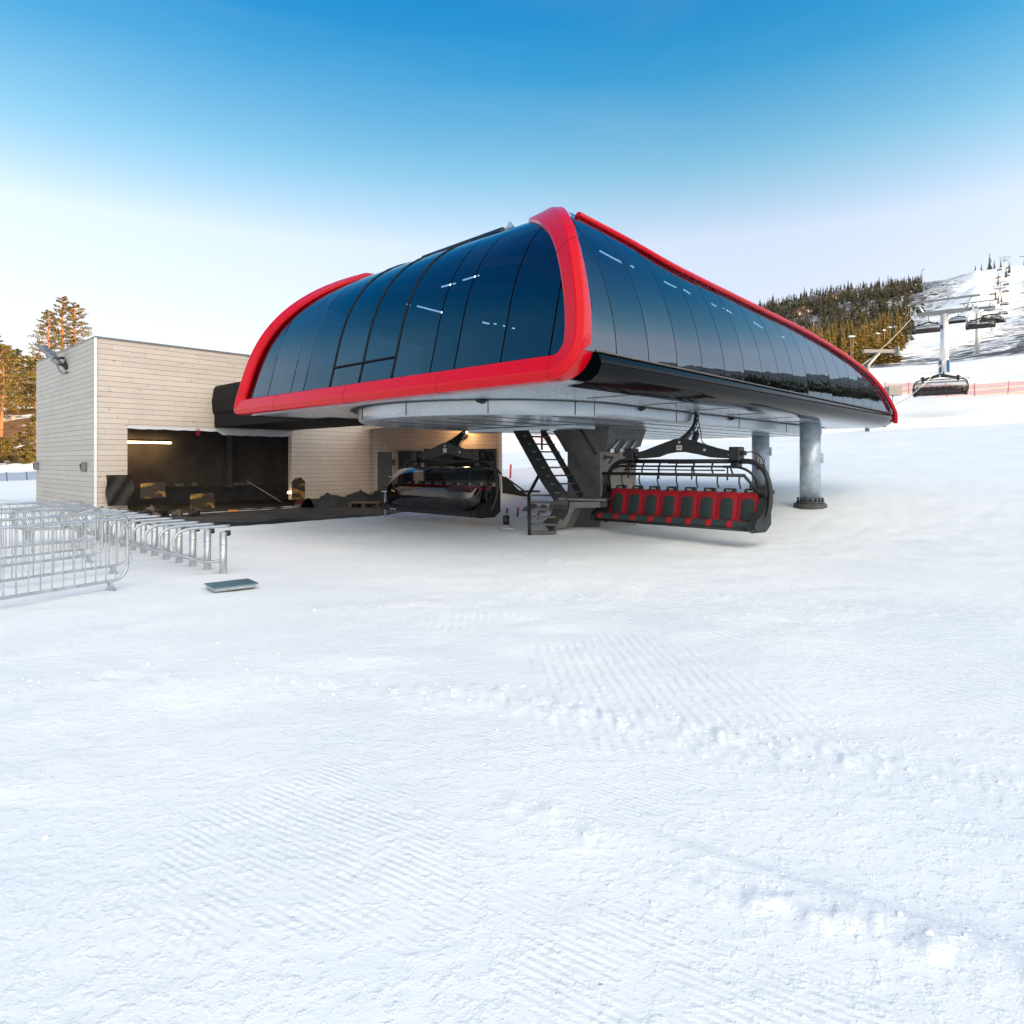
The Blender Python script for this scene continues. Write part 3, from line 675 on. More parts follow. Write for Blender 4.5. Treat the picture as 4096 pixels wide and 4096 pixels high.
for a, b in (((-.05, .05), (-.03, -.04)), ((-.03, -.04), (.03, -.05)), ((.03, -.05), (.035, -.09)), ((-.08, .06), (-.085, -.02)), ((-.085, -.02), (-.03, -.06)), ((.05, .06), (.09, .0)), ((.09, 0), (.06, -.02)), ((-.06, .02), (.0, .03))):
    m.tube([(8.80 + a[0], 22.99, 1.82 + a[1]), (8.80 + b[0], 22.99, 1.82 + b[1])], .012, 5)
m.rock((8.76, 22.99, 1.895), .022, 1); m.build('pictogram', NAVY, sgn, O)
m = MB()
for z, w in ((1.64, .10), (1.59, .20), (1.55, .16)): m.box((8.80, 23.005, z), (w, .012, .018), R(8))
m.build('small_print', WHITE, sgn, O)
# staircase up to the walkway
stc = empty('steel_staircase', (1.0, 16.2, 0), 'black steel staircase with grated treads beside the concrete pylon', 'staircase'); SO = (1.0, 16.2, 0)
A0 = at(2232, 1992, 15.9); A1 = at(2062, 1690, 17.2); dv = (A1 - A0)
m = MB(); hgt = Vector((0, 0, .16))
run = Vector((dv.x, dv.y, 0)).normalized(); wid = LV * .95
def stringer(off):
    mm = MB(); P = smooth([at(2188, 2112, 16.0), at(2228, 2068, 15.95), at(2243, 2000, 15.9), A0.lerp(A1, .25), A0.lerp(A1, .6), A1], 4)
    a = []; b = []
    for i, p in enumerate(P):
        t = (P[min(i + 1, len(P) - 1)] - P[max(0, i - 1)]).normalized(); nn = Vector((0, 1, 0)).cross(t).normalized()
        a.append(p + nn * .17 + off); b.append(p - nn * .17 + off)
    for i in range(len(P) - 1): mm.prism([a[i], a[i + 1], b[i + 1], b[i]], tuple(LV * .05))
    return mm
stringer(Vector((0, 0, 0))).build('stringer', DARK, stc, SO)
s2 = MB(); s2.tube([A0 + wid, A1 + wid], .10, 4, flat=(1, .3)); s2.build('stringer', DARK, stc, SO)
for i in range(9):
    t = (i + .6) / 9.4; p = A0.lerp(A1, t)
    mm = MB(); c = p + LV * .5 + run * .02; mm.box(c, (1.0, .25, .035), math.atan2(LV.y, LV.x)); mm.build('tread', STEELK, stc, SO)
mm = MB(); mm.prism([at(2236, 1992, 15.9), at(2236, 1992, 15.9) + LV * .35, at(2420, 1990, 16.5) + LV * .3, at(2425, 1996, 15.9)], (0, 0, -.05)); mm.build('landing', STEELK, stc, SO)
mm = MB(); mm.prism([at(2265, 2010, 15.95), at(2400, 2006, 15.95), at(2400, 2030, 15.95), at(2300, 2032, 15.95), at(2262, 2110, 15.95), at(2215, 2118, 15.95), at(2250, 2060, 15.95)], tuple(LV * .3)); mm.build('bracket_leg', STEELK, stc, SO)
for i in range(6):                                    # lower flight
    z = .10 + .165 * i; y = 15.6 + .22 * i; x0 = .44 + .012 * i; x1 = 1.06 - .0 * i
    mm = MB(); mm.box(((x0 + x1) / 2, y, z), (x1 - x0, .23, .045)); mm.build('tread', STEELK, stc, SO)
mm = MB(); mm.tube([(.42, 15.55, -.05), (.42, 15.6, .35), (.42, 16.2, .98), (.75, 16.7, 1.55)], .045, 6); mm.tube([(.43, 16.3, .0), (.43, 16.3, 1.0)], .03, 6); mm.build('side_rail', DARK, stc, SO)
mm = MB()
for off in (0, .45): mm.tube([A1 + wid * off + Vector((.25, 0, .08)), A0.lerp(A1, .45) + wid * (off + .3) + Vector((.62, 0, .95))], .035, 5)
mm.tube([at(2167, 1700, 16.8), at(2167, 1800, 16.8)], .03, 5); mm.tube([at(2310, 1700, 16.4), at(2385, 1818, 16.2)], .04, 5)
mm.build('handrail', DARK, stc, SO)
# ------------------------------------------------------------------ chairs
GR = 3.32                                   # grip height above the seat datum
TXT = {}
def text(name, body, size, parent, loc, rot, m, ext=.002, align='CENTER'):
    if (body, size) not in TXT:
        cu = bpy.data.curves.new(name, 'FONT'); cu.body = body; cu.size = size; cu.extrude = ext; cu.align_x = align; cu.align_y = 'CENTER'; cu.resolution_u = 2
        tmp = bpy.data.objects.new('tmp', cu); COL.objects.link(tmp); bpy.context.view_layer.update()
        me = bpy.data.meshes.new_from_object(tmp.evaluated_get(bpy.context.evaluated_depsgraph_get())); me.name = name
        bpy.data.objects.remove(tmp); bpy.data.curves.remove(cu); TXT[(body, size)] = me; me.materials.clear(); me.materials.append(m)
    o = bpy.data.objects.new(name, TXT[(body, size)]); COL.objects.link(o); o.parent = parent; o.location = loc; o.rotation_euler = rot; return o
def chair(label, closed, number, group):
    t = empty('chairlift_chair', (0, 0, 0), label, 'chairlift chair', group)
    def H(x, y, z): return Vector((x, y, z - GR))
    def add(mb, name, m, p=t, **k): return mb.build(name, m, p, (0, 0, 0), **k)
    yy = -.80
    m = MB(); P = smooth([H(0, 0, 3.36), H(0, 0, 3.05), H(0, -.04, 2.85), H(0, -.18, 2.62), H(0, -.45, 2.44), H(-.02, yy, 2.27)], 5)
    m.tube(P, .085, 10, flat=(.55, 1.0))
    m.box(H(0, .02, 3.36), (.16, .34, .14), bev=.02); arm = add(m, 'hanger_arm', DARK)
    for k in (3, 7, 10, 14, 18):
        m = MB(); m.cyl(P[k] + Vector((.05, -.04, 0)), P[k] + Vector((.06, -.06, 0)), .018, n=8); add(m, 'bolt', STEEL, arm)
    m = MB(); m.tube([H(.22, -.35, 2.62), H(.24, -.5, 2.46)], .018, 6); m.tube([H(.24, -.5, 2.48), H(.27, yy, 2.14)], .062, 10)
    for k in range(5):
        z = 2.46 - .06 * k; m.tube([H(.24 + .004 * k, -.5 - .04 * k, z), H(.24 + .004 * k, -.51 - .04 * k, z - .025)], .075, 10)
    add(m, 'shock_absorber', RUB)
    m = MB(); m.tube(smooth([H(.05, -.06, 2.9), H(.25, -.3, 2.5), H(.6, yy, 2.2), H(1.3, yy, 2.0)], 6), .012, 5); add(m, 'hose', DARK)
    m = MB(); outer = [(-1.32, 1.99), (-1.0, 2.06), (-.12, 2.34), (.12, 2.34), (.45, 2.24), (1.05, 2.06), (1.32, 1.99), (1.32, 1.86), (1.1, 1.87), (.75, 1.88), (.5, 1.95), (.25, 2.01), (-.05, 2.02), (-.35, 1.97), (-.6, 1.89), (-1.0, 1.87), (-1.32, 1.86)]
    # split in quads so the concave plate triangulates cleanly
    top = [(-1.32, 1.99), (-1.0, 2.06), (-.6, 2.19), (-.35, 2.27), (-.12, 2.34), (.12, 2.34), (.45, 2.24), (.75, 2.15), (1.05, 2.06), (1.32, 1.99)]
    bot = [(-1.32, 1.86), (-1.0, 1.87), (-.6, 1.90), (-.35, 1.98), (-.12, 2.015), (.12, 2.015), (.45, 1.96), (.75, 1.89), (1.05, 1.87), (1.32, 1.86)]
    for i in range(9): m.prism([H(top[i][0], yy - .04, top[i][1]), H(top[i + 1][0], yy - .04, top[i + 1][1]), H(bot[i + 1][0], yy - .04, bot[i + 1][1]), H(bot[i][0], yy - .04, bot[i][1])], (0, .08, 0))
    m.prism([H(-.62, yy - .03, 1.84), H(-.3, yy - .03, 1.79), H(.35, yy - .03, 1.79), H(.7, yy - .03, 1.84), H(.3, yy - .03, 1.74), H(-.3, yy - .03, 1.74)], (0, .06, 0))
    yk = add(m, 'yoke', DARK)
    m = MB(); m.box(H(-.02, yy - .05, 2.12), (.135, .012, .115)); npl = add(m, 'number_plate', WHITE, yk)
    text('plate_number', number, .10, npl, H(-.02, yy - .06, 2.12), (R(90), 0, 0), NAVY)
    for x, z in ((-.02, 2.25), (.62, 2.06), (1.2, 1.94), (-1.2, 1.96)): m = MB(); m.cyl(H(x, yy - .04, z), H(x, yy - .06, z), .03 if abs(x) < 1 else .015, n=10); add(m, 'bolt', STEEL, yk)
    for sx in (-1, 1):
        m = MB(); m.box(H(sx * 1.36, yy, 1.96), (.24, .30, .32), bev=.02); m.box(H(sx * 1.36, yy, 1.72), (.18, .22, .16), bev=.03)
        m.box(H(sx * 1.53, yy - .02, 1.98), (.10, .12, .10), bev=.01); add(m, 'clamp_box', DARK)
    m = MB(); m.tube([H(-1.5, yy, 1.80), H(1.5, yy, 1.80)], .05, 10)
    for sx in (-1, 1):
        m.tube(smooth([H(sx * 1.45, yy, 1.80), H(sx * 1.72, yy, 1.78), H(sx * 1.96, yy, 1.62), H(sx * 2.09, yy - .02, 1.32), H(sx * 2.13, yy - .06, .95), H(sx * 2.10, yy - .16, .62), H(sx * 2.0, yy - .3, .38), H(sx * 1.85, yy - .4, .31)], 5), .058, 10)
    add(m, 'bail_frame', DARK)
    # eight seats
    for k in range(8):
        x0 = -1.68 + .48 * k; w = .235
        m = MB(); rows = []
        prof = [(-.78, 1.10), (-.80, 1.11), (-.84, 1.08), (-.90, .95), (-.955, .75), (-.99, .58), (-1.03, .50), (-1.2, .475), (-1.38, .50), (-1.46, .47), (-1.48, .41)]
        for (py, pz) in prof:
            rows.append([H(x0 + w * f, py - .028 * (1 - f * f) * (1 if pz > .6 else .3), pz) for f in (-1, -.9, -.7, -.35, 0, .35, .7, .9, 1)])
        m.grid(rows); s = add(m, 'seat', SEATR)
        m = MB(); rows = []
        for i in range(9):
            tt = i / 8; pz = .985 - (.985 - .53) * tt; py = np.interp(pz, [.5, .58, .75, .95, 1.08], [-1.03, -.99, -.955, -.90, -.84])
            hw = .15 * (1 - max(0, (.16 - tt) / .16) ** 2 * .45)
            rows.append([H(x0 + hw * f, py - .028 * (1 - (hw * f / w) ** 2) - .016 + .012 * abs(f) ** 3 + .00, pz) for f in (-1, -.8, -.4, 0, .4, .8, 1)])
        m.grid(rows); add(m, 'back_pad', SEATG, s)
        m = MB(); rows = []
        for (py, pz) in ((-1.05, .515), (-1.25, .50), (-1.40, .525), (-1.495, .49), (-1.515, .43), (-1.49, .385)):
            rows.append([H(x0 + f, py, pz) for f in (-.235, -.14)] )
        rows2 = [[H(x0 + f, r[0].y - .006, r[0].z + GR) for f in (-.10, 0, .10, .235)] for r in rows]
        m.grid(rows2); add(m, 'seat_pad', SEATG, s)
        m = MB(); m.grid([[H(x0 + f, r[0].y - .004, r[0].z + GR) for f in (-.235, -.1)] for r in rows]); add(m, 'red_edge_panel', SEATR, s)
        m = MB(); c = H(x0, -.83, 1.12)
        m.prism([c + Vector((-.155, 0, -.075)), c + Vector((.155, 0, -.075)), c + Vector((.135, .02, .05)), c + Vector((.115, .03, .075)), c + Vector((-.115, .03, .075)), c + Vector((-.135, .02, .05))], (0, .08, 0))
        hr = add(m, 'headrest', RUB, s)
        text('headrest_lettering', 'Nisse\nfjellet', .055, hr, H(x0, -.835, 1.118), (R(99), 0, 0), WHITE, .001)
    m = MB(); m.prism([H(-1.98, -.74, 1.05), H(-1.98, -.86, .5), H(-1.98, -1.0, .34), H(-1.98, -1.5, .33), H(-1.98, -1.5, .385), H(-1.98, -1.06, .43), H(-1.98, -.97, .55), H(-1.98, -.80, 1.07)], (3.96, 0, 0))
    m.tube([H(-1.95, -1.5, .35), H(1.98, -1.5, .35)], .028, 8); add(m, 'seat_shell', RUB)
    for sx in (-1, 1):
        m = MB(); sp = [(-.66, 1.02), (-.82, 1.12), (-.98, .98), (-1.15, .72), (-1.45, .58), (-1.62, .46), (-1.62, .36), (-1.45, .30), (-.9, .28), (-.66, .42)]
        m.prism([H(sx * 1.94, a, b) for a, b in sp], (sx * .11, 0, 0)); m.prism([H(sx * 2.05, a * .9 - .1, b * .86 + .08) for a, b in sp], (sx * .04, 0, 0)); add(m, 'side_wing', RUB)
    # restraint and bubble frame
    if closed:
        fy, fz = -1.58, .52; up = 1.62
        m = MB(); rows = []
        prof = [(-.62, 1.55), (-.85, 1.64), (-1.15, 1.60), (-1.45, 1.42), (-1.68, 1.12), (-1.76, .85), (-1.72, .62), (-1.62, .47)]
        P2 = smooth([Vector((a, b, 0)) for a, b in prof], 3)
        fs = [-1, -.985, -.95, -.9, -.8, -.5, 0, .5, .8, .9, .95, .985, 1]
        for p in P2:
            row = []
            for f in fs:
                k = max(0, (abs(f) - .78) / .22) ** 2.4; row.append(H(f * 2.02, p.x + k * .62 * (abs(p.x) - .55), p.y - k * .10))
            rows.append(row)
        kk = len(rows) // 2 + 2; m.grid(rows[:kk]); add(m, 'bubble', BUBBLE); m = MB(); m.grid(rows[kk - 1:]); add(m, 'bubble_skirt', BUBBLED)
        m = MB(); m.tube([r_ for r_ in rows[-1]], .022, 6); m.tube([r_ for r_ in rows[0]], .022, 6)
        for f in (1, len(fs) - 2): m.tube([r_[f] for r_ in rows], .022, 6)
        for x in (-1.3, -.65, 0, .65, 1.3): m.tube(smooth([H(x, -.62, 1.56), H(x + .08, -.85, 1.655), H(x - .02, -1.12, 1.61)], 4), .014, 5)
        m.tube([H(-1.85, -1.12, 1.61), H(1.85, -1.12, 1.61)], .016, 5)
        add(m, 'bubble_frame', DARK)
        m = MB(); m.prism([H(-1.9, -1.52, .50), H(-1.9, -1.66, .44), H(-1.9, -1.60, .33), H(-1.9, -1.45, .30)], (3.8, 0, 0)); lip = add(m, 'front_lip', RUB)
        text('maker_lettering', 'LEITNER', .085, lip, H(-1.45, -1.642, .385), (R(62), 0, 0), WHITE, .001)
        m = MB(); m.tube(smooth([H(1.62, -.8, 1.9), H(1.95, -.9, 1.86), H(2.16, -1.05, 1.72)], 4), .02, 5); m.box(H(2.2, -1.08, 1.78), (.13, .08, .05)); add(m, 'bubble_lever', DARK)
    else:
        m = MB()
        for sx in (-1, 1):
            m.tube(smooth([H(sx * 1.93, -.86, .95), H(sx * 1.90, -1.0, 1.35), H(sx * 1.80, -1.1, 1.56), H(sx * 1.55, -1.12, 1.67), H(sx * 1.2, -1.12, 1.68)], 4), .03, 7)
            m.tube([H(sx * 1.98, -.84, 1.0), H(sx * 1.80, -1.42, 1.50)], .032, 7)
        m.tube([H(-1.82, -1.42, 1.50), H(1.82, -1.42, 1.50)], .036, 8)
        m.tube([H(-1.55, -1.12, 1.68), H(1.55, -1.12, 1.68)], .024, 7); m.tube([H(-1.3, -1.26, 1.60), H(1.3, -1.26, 1.60)], .016, 6)
        add(m, 'restraint_bar', DARK)
        for k in range(7):
            x = -1.35 + .45 * k
            m = MB(); m.tube(smooth([H(x - .08, -.82, 1.79), H(x - .04, -.98, 1.66), H(x + .08, -1.2, 1.58), H(x + .22, -1.42, 1.50)], 3), .021, 6); add(m, 'cross_arm', DARK)
        for k in range(8):
            x = -1.72 + .49 * k
            m = MB(); m.tube(smooth([H(x, -1.43, 1.49), H(x, -1.46, 1.36), H(x + .015, -1.42, 1.22)], 3), .019, 6); add(m, 'footrest_peg', DARK)
        for k in range(4):
            x = -1.25 + .85 * k
            m = MB(); m.tube([H(x, -1.12, 1.68), H(x, -1.14, 1.38)], .02, 6); add(m, 'footrest_peg', DARK)
        m = MB(); m.tube([H(-1.95, -.95, 1.75), H(-1.85, -.95, 1.88)], .02, 5); m.box(H(-1.92, -.97, 1.90), (.22, .10, .05), bev=.01); add(m, 'bubble_lever', DARK)
        m = MB(); m.tube(smooth([H(1.55, -.85, 1.97), H(1.75, -.9, 2.0), H(1.98, -.9, 1.85), H(2.06, -.92, 1.4), H(2.06, -.95, 1.0)], 5), .014, 5); add(m, 'cable', DARK)
    return t
ch40 = chair('red and black eight-seat chair with its hood raised, numbered 40, hanging under the station', False, '40', 'chairs parked under the station')
hg = math.atan2(-.682, .731)
g = S(7.35, 1.93, GR); ch40.location = g; ch40.rotation_euler.z = hg
ch39 = chair('black chair numbered 39 with its smoked bubble closed, hanging beside the wooden hut', True, '39', 'chairs parked under the station')
ch39.location = S(5.95, 8.72, GR); ch39.rotation_euler.z = hg
# ------------------------------------------------------------------ wooden buildings
BL, BW = LV.copy(), WV.copy()
B0 = Vector((-12.78, 20.0, 0))
def Bp(t, s, z): return B0 + BL * t + BW * s + Vector((0, 0, z))      # t along the front, s into the house
bd = empty('garage_building', tuple(B0), 'flat-roofed garage clad in pale horizontal planks with a wide open bay', 'building')
BB = lambda mb, name, m, **k: mb.build(name, m, k.pop('parent', bd), tuple(B0), **k)
ZT = 5.60
T0, T1 = .85, 6.45
m = MB()
m.prism([Bp(0, 0, -.3), Bp(T0, 0, -.3), Bp(T0, 0, ZT), Bp(0, 0, ZT)], tuple(BW * .25))
m.prism([Bp(T0, 0, 2.86), Bp(T1, 0, 2.92), Bp(T1, 0, ZT), Bp(T0, 0, ZT)], tuple(BW * .25))
m.prism([Bp(T1, 0, .33), Bp(10.15, 0, .33), Bp(10.15, 0, ZT), Bp(T1, 0, ZT)], tuple(BW * .25))
BB(m, 'front_wall', WOOD)
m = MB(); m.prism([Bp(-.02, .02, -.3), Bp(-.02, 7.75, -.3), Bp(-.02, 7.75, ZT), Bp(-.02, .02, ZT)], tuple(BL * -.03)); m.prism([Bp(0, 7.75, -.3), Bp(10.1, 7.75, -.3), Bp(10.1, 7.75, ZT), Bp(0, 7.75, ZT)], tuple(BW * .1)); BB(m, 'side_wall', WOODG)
m = MB(); m.prism([Bp(-.06, -.04, ZT + .0), Bp(10.2, -.04, ZT), Bp(10.2, 7.8, ZT), Bp(-.06, 7.8, ZT)], (0, 0, .05)); BB(m, 'roof', STEELD)
m = MB(); m.prism([Bp(-.07, -.03, -.3), Bp(.0, -.03, -.3), Bp(.0, -.005, -.3), Bp(-.07, -.005, -.3)], (0, 0, ZT + .32)); BB(m, 'corner_strip', WHITE)
m = MB(); m.prism([Bp(T1 + .25, .06, -.3), Bp(10.15, .06, -.3), Bp(10.15, .06, .15), Bp(T1 + .25, .06, .15)], tuple(BW * .15)); BB(m, 'foundation', CONC)
m = MB(); m.prism([Bp(T1 + .25, .03, .13), Bp(10.15, .03, .13), Bp(10.15, .03, .35), Bp(T1 + .25, .03, .35)], tuple(BW * .15)); BB(m, 'red_base_board', mat('oxide_red', (.13, .035, .03), .7))
# bay interior
m = MB(); m.prism([Bp(T0 - .6, 5.2, .75), Bp(9.6, 5.2, .75), Bp(9.6, 5.2, 3.6), Bp(T0 - .6, 5.2, 3.6)], tuple(BW * .1))
m.prism([Bp(9.6, .25, .1), Bp(9.6, 5.2, .1), Bp(9.6, 5.2, 3.6), Bp(9.6, .25, 3.6)], tuple(BL * .1)); m.prism([Bp(T0 - .02, .25, .1), Bp(T0 - .02, 5.2, .1), Bp(T0 - .02, 5.2, 3.6), Bp(T0 - .02, .25, 3.6)], tuple(BL * -.1))
m.prism([Bp(T0 - .1, .25, 3.3), Bp(9.6, .25, 3.3), Bp(9.6, 5.2, 3.3), Bp(T0 - .1, 5.2, 3.3)], (0, 0, .1)); BB(m, 'bay_lining', BROWNW)
m = MB(); m.prism([Bp(T0, 4.9, -.1), Bp(9.58, 4.9, -.1), Bp(9.58, 4.9, .75), Bp(T0, 4.9, .75)], tuple(BW * .3)); BB(m, 'low_concrete_wall', CONCD)
m = MB(); m.prism([Bp(T0 - .1, .0, -.1), Bp(9.58, .0, -.1), Bp(9.58, 5.0, -.1), Bp(T0 - .1, 5.0, -.1)], (0, 0, .16)); BB(m, 'bay_floor', ASPH)
m = MB(); m.box(Bp(6.02, 4.5, 2.0), (.2, .2, 2.6), math.atan2(BL.y, BL.x)); m.box(Bp(6.02, 4.5, .72), (.36, .36, .04), math.atan2(BL.y, BL.x)); BB(m, 'steel_post', STEELD)
m = MB(); P = [Bp(T0 + 5.6 * i / 26, -.012, 2.85 - .03 * ((i * 7) % 5) / 5 - (.12 if 13 < i < 26 else 0)) for i in range(27)]
m.grid([[p for p in P], [Bp(T0 + 5.6 * i / 26, -.012, 2.93) for i in range(27)]], False); mem = BB(m, 'wind_barrier_strip', mat('white_membrane', (.62, .63, .68), .6))
rd = mat('red_print', (.5, .02, .05), .6)
a_ = math.atan2(BL.y, BL.x)
pp = Bp(3.0, -.02, 2.80) - B0; text('membrane_print', 'SO', .20, mem, pp, (R(90), R(90), a_), rd, .001)
# the tunnel-like black chute joining garage and station
ctn = empty('black_chute', tuple(Bp(3.5, 0, 3.2)), 'black boxy chute reaching from the garage front to the station underside', 'chute'); CO = tuple(Bp(3.5, 0, 3.2))
m = MB(); sec = [(0, 3.45), (-.04, 3.7), (.0, 4.25), (.06, 4.42), (.12, 4.44)]
m.prism([Bp(3.5 + t, -.003, z) for t, z in [(.06, 3.40), (.0, 3.5), (-.03, 3.9), (.04, 4.32), (.12, 4.42), (3.0, 4.42), (3.0, 3.40)]][::-1], tuple(BW * -5.6)); m.build('upper_box', BLK, ctn, CO)
m = MB(); m.prism([Bp(3.56, -.003, 2.98), Bp(3.56, -.003, 3.398), Bp(6.5, -.003, 3.398), Bp(6.5, -.003, 2.98)], tuple(BW * -7.4)); m.build('lower_box', BLK, ctn, CO)
# lights on the building
def wall_lamp(p, label, n):
    t = empty('wall_lamp', tuple(p), label, 'wall lamp', 'small wall lamps on the grey plank side')
    m = MB(); m.box(p - BL * .08, (.14, .13, .30), a_, bev=.012); m.build('housing', STEELD, t, tuple(p))
    m = MB(); m.box(p - BL * .165, (.02, .09, .20), a_); m.build('lens', WGLASS, t, tuple(p))
wall_lamp(Bp(-.05, .9, 1.62), 'small dark wall lamp near the white corner strip of the garage', 0)
wall_lamp(Bp(-.05, 7.35, 1.62), 'small dark wall lamp at the far back end of the grey plank wall', 1)
fl = empty('floodlight', tuple(Bp(-.05, 4.6, 5.25)), 'grey street-lamp style floodlight angled up from the roof edge of the garage', 'floodlight'); FO = tuple(Bp(-.05, 4.6, 5.25))
m = MB(); p0 = Bp(-.05, 3.2, 5.02); p1 = at(212, 1432, 22.2); m.tube([p0, p0 - BL * .1, p1 + Vector((.35, .2, .03)), p1], .05, 8); m.cyl(p0, p0 - BL * .08, .11, n=10); m.build('arm', DARK, fl, FO)
hd0 = at(222, 1445, 22.0); hd1 = at(168, 1398, 22.1)
m = MB(); d = (hd1 - hd0); m.prism([hd0 + Vector((0, -.17, .03)), hd1 + Vector((0, -.2, .03)), hd1 + Vector((0, .2, .03)), hd0 + Vector((0, .17, .03))], tuple(Vector((.06, 0, .09)))); m.box(hd0 + Vector((.05, 0, -.02)), (.3, .3, .14), 0, 0, R(35), bev=.03); m.build('lamp_head', STEELD, fl, FO)
m = MB(); m.prism([hd0.lerp(hd1, .25) + Vector((-.01, -.13, .02)), hd0.lerp(hd1, .92) + Vector((-.01, -.13, .02)), hd0.lerp(hd1, .92) + Vector((-.01, .13, .02)), hd0.lerp(hd1, .25) + Vector((-.01, .13, .02))], (-.01, 0, -.012)); m.build('lens', WGLASS, fl, FO)
m = MB(); m.tube(smooth([hd0 + Vector((.05, -.05, -.08)), hd0 + Vector((.3, -.1, -.42)), hd0 + Vector((.55, 0, -.35)), p0 + Vector((-.1, 0, -.18))], 5), .015, 5); m.build('cable', DARK, fl, FO)
# fluorescent lamp in the bay, one strip with its real glow
lt = empty('strip_light', tuple(Bp(2.3, 4.6, 2.5)), 'glowing warm strip light at the upper left of the dark bay', 'strip light'); LO = tuple(Bp(2.3, 4.6, 2.5))
m = MB(); m.box(Bp(2.35, 4.55, 2.61), (2.75, .12, .06), a_); m.build('housing', DARK, lt, LO)
m = MB(); m.tube([Bp(1.0, 4.5, 2.53), Bp(3.72, 4.5, 2.53)], .035, 8); m.build('tube', emis('warm_tube', (1, .62, .25), 7), lt, LO)
# apron slab in front of the bay
m = MB(); apn = [Vector((x, y, .0)) for x, y in APR]; m.prism(apn, (0, 0, -.2)); ap = m.build('apron', ASPH); tag(ap, None, None, None, 'structure'); ap.location.z = .035
# rubble, boards and odds and ends
rnd = random.Random(11)
for i in range(18):
    tt = .05 + 2.5 * (i / 18) + rnd.uniform(-.15, .15); ss = -.5 - rnd.uniform(0, .9); r = rnd.uniform(.10, .24); p = Bp(tt, ss, r * .35 + .05)
    m = MB(); m.rock((0, 0, 0), r, i, .6, 6); o = m.build('rubble_stone', (TIMBER, CONCD, TARPB, CONCD, TIMBER)[i % 5], None, tuple(p)); tag(o, 'rough broken stone in the heap at the left corner of the bay', 'stone', 'broken stones heaped at the bay corner'); o.rotation_euler = (rnd.uniform(0, 3), 0, rnd.uniform(0, 6))
def plain(mb, name, m, org, label, cat, group=None):
    o = mb.build(name, m, None, tuple(org)); tag(o, label, cat, group); return o
bt = Bp(.55, -.12, .9)
m = MB(); m.grid([[bt + BL * (.75 * (j / 8 - .5)) + Vector((0, 0, .95 * (.5 - i / 8))) + BW * (-.14 - .10 * math.sin(j * 1.3 + i) - .1 * (i / 8)) for j in range(9)] for i in range(9)]); 
plain(m, 'dark_tarpaulin', TARPB, bt, 'crumpled dark tarpaulin hung at the left edge of the open bay', 'tarpaulin')
for (t_, s_, z0, w_, h_, lb) in ((1.5, -.35, .62, .75, .5, 'upper board with painted sun patches, standing on the rubble by the bay corner'), (2.9, -.7, .2, .8, .55, 'lower board with painted sun patches, leaning on the rubble in front of the bay')):
    p = Bp(t_, s_, z0); m = MB(); m.prism([p + BL * -w_ * .5, p + BL * w_ * .5, p + BL * w_ * .45 + Vector((0, 0, h_)), p + BL * -w_ * .5 + Vector((0, 0, h_ * .95))], tuple(BW * .03))
    mb_ = MATS.get('sun_patch_paint')
    if mb_ is None:
        mb_ = mat('sun_patch_paint', (.5, .3, .08), .8); n_ = noise(mb_, 2.6, 2, .5, objco(mb_, (1, 1, 1.8))); lk(mb_, ramp(mb_, n_, [(.50, (.04, .028, .018)), (.66, (.52, .28, .06))]), bsdf(mb_).inputs['Base Color'])  # yellow blotches are sun patches painted over dark brown board
    plain(m, 'sun_patch_board', mb_, p, lb, 'board')
p = Bp(5.1, 4.5, .06); m = MB(); m.tube([p, p + Vector((-.1, .15, 1.25))], .035, 6); plain(m, 'leaning_stick', TIMBER, p, 'wooden stick leaning upright on the low wall inside the bay', 'stick')
p = Bp(7.6, 3.0, .07); m = MB(); m.tube([p, p - BL * 1.0 + BW * 1.1 + Vector((0, 0, .9))], .018, 6); plain(m, 'pale_pole', WHITE, p, 'thin pale pole slanting down to the floor at the right of the bay', 'pole')
for k in range(4):
    p = Bp(3.0 + .6 * k, 4.95, .83); m = MB()
    if k % 2: m.rock((0, 0, 0), .13, 40 + k, .6, 5)
    else: m.box((0, 0, 0), (.32, .14, .13), a_, bev=.015)
    o = m.build('loose_block', CONC, None, tuple(p)); tag(o, 'grey loose block lying on the low wall at the back of the bay', 'block', 'loose blocks on the low wall')
p = Bp(6.5, 4.9, .82); m = MB()
for k in range(3): m.box((0, 0, .0) if k == 0 else (BL.x * .28 * k, BL.y * .28 * k, 0), (.22, .12, .13), a_, bev=.01)
plain(m, 'hollow_bricks', CONC, p, 'row of pale hollow bricks on the low wall right of the steel post', 'bricks')
p = Bp(3.8, -1.0, .12); m = MB(); m.box((0, 0, 0), (.34, .07, .06), 0, bev=.008); plain(m, 'orange_block', mat('orange_paint', (.7, .22, .05), .6), p, 'small orange block at the tip of the rubble heap', 'block')
# patch of sunlight put in as a thin yellow sheet on the wall edge
p = Bp(6.72, -.012, .72); m = MB(); m.prism([p + BL * -.27 + Vector((0, 0, -.38)), p + BL * .28 + Vector((0, 0, -.38)), p + BL * .28 + Vector((0, 0, .30)), p + BL * .1 + Vector((0, 0, .46)), p + BL * -.12 + Vector((0, 0, .44)), p + BL * -.27 + Vector((0, 0, .3))], tuple(BW * -.008))
plain(m, 'sun_patch_sheet', mb_, p, 'yellow sheet painted as a sun patch on the planks just right of the open bay', 'sheet')
lb_ = empty('small_wall_light', tuple(Bp(T1 - .02, -.02, .62)), 'tiny lit lamp on the right edge of the bay opening', 'lamp')
m = MB(); m.box(Bp(T1 - .1, -.02, .62), (.16, .06, .07), a_ + .5, R(20)); m.build('lens', emis('small_lamp_face', (1, .7, .4), 3), lb_, tuple(Bp(T1 - .02, -.02, .62)))
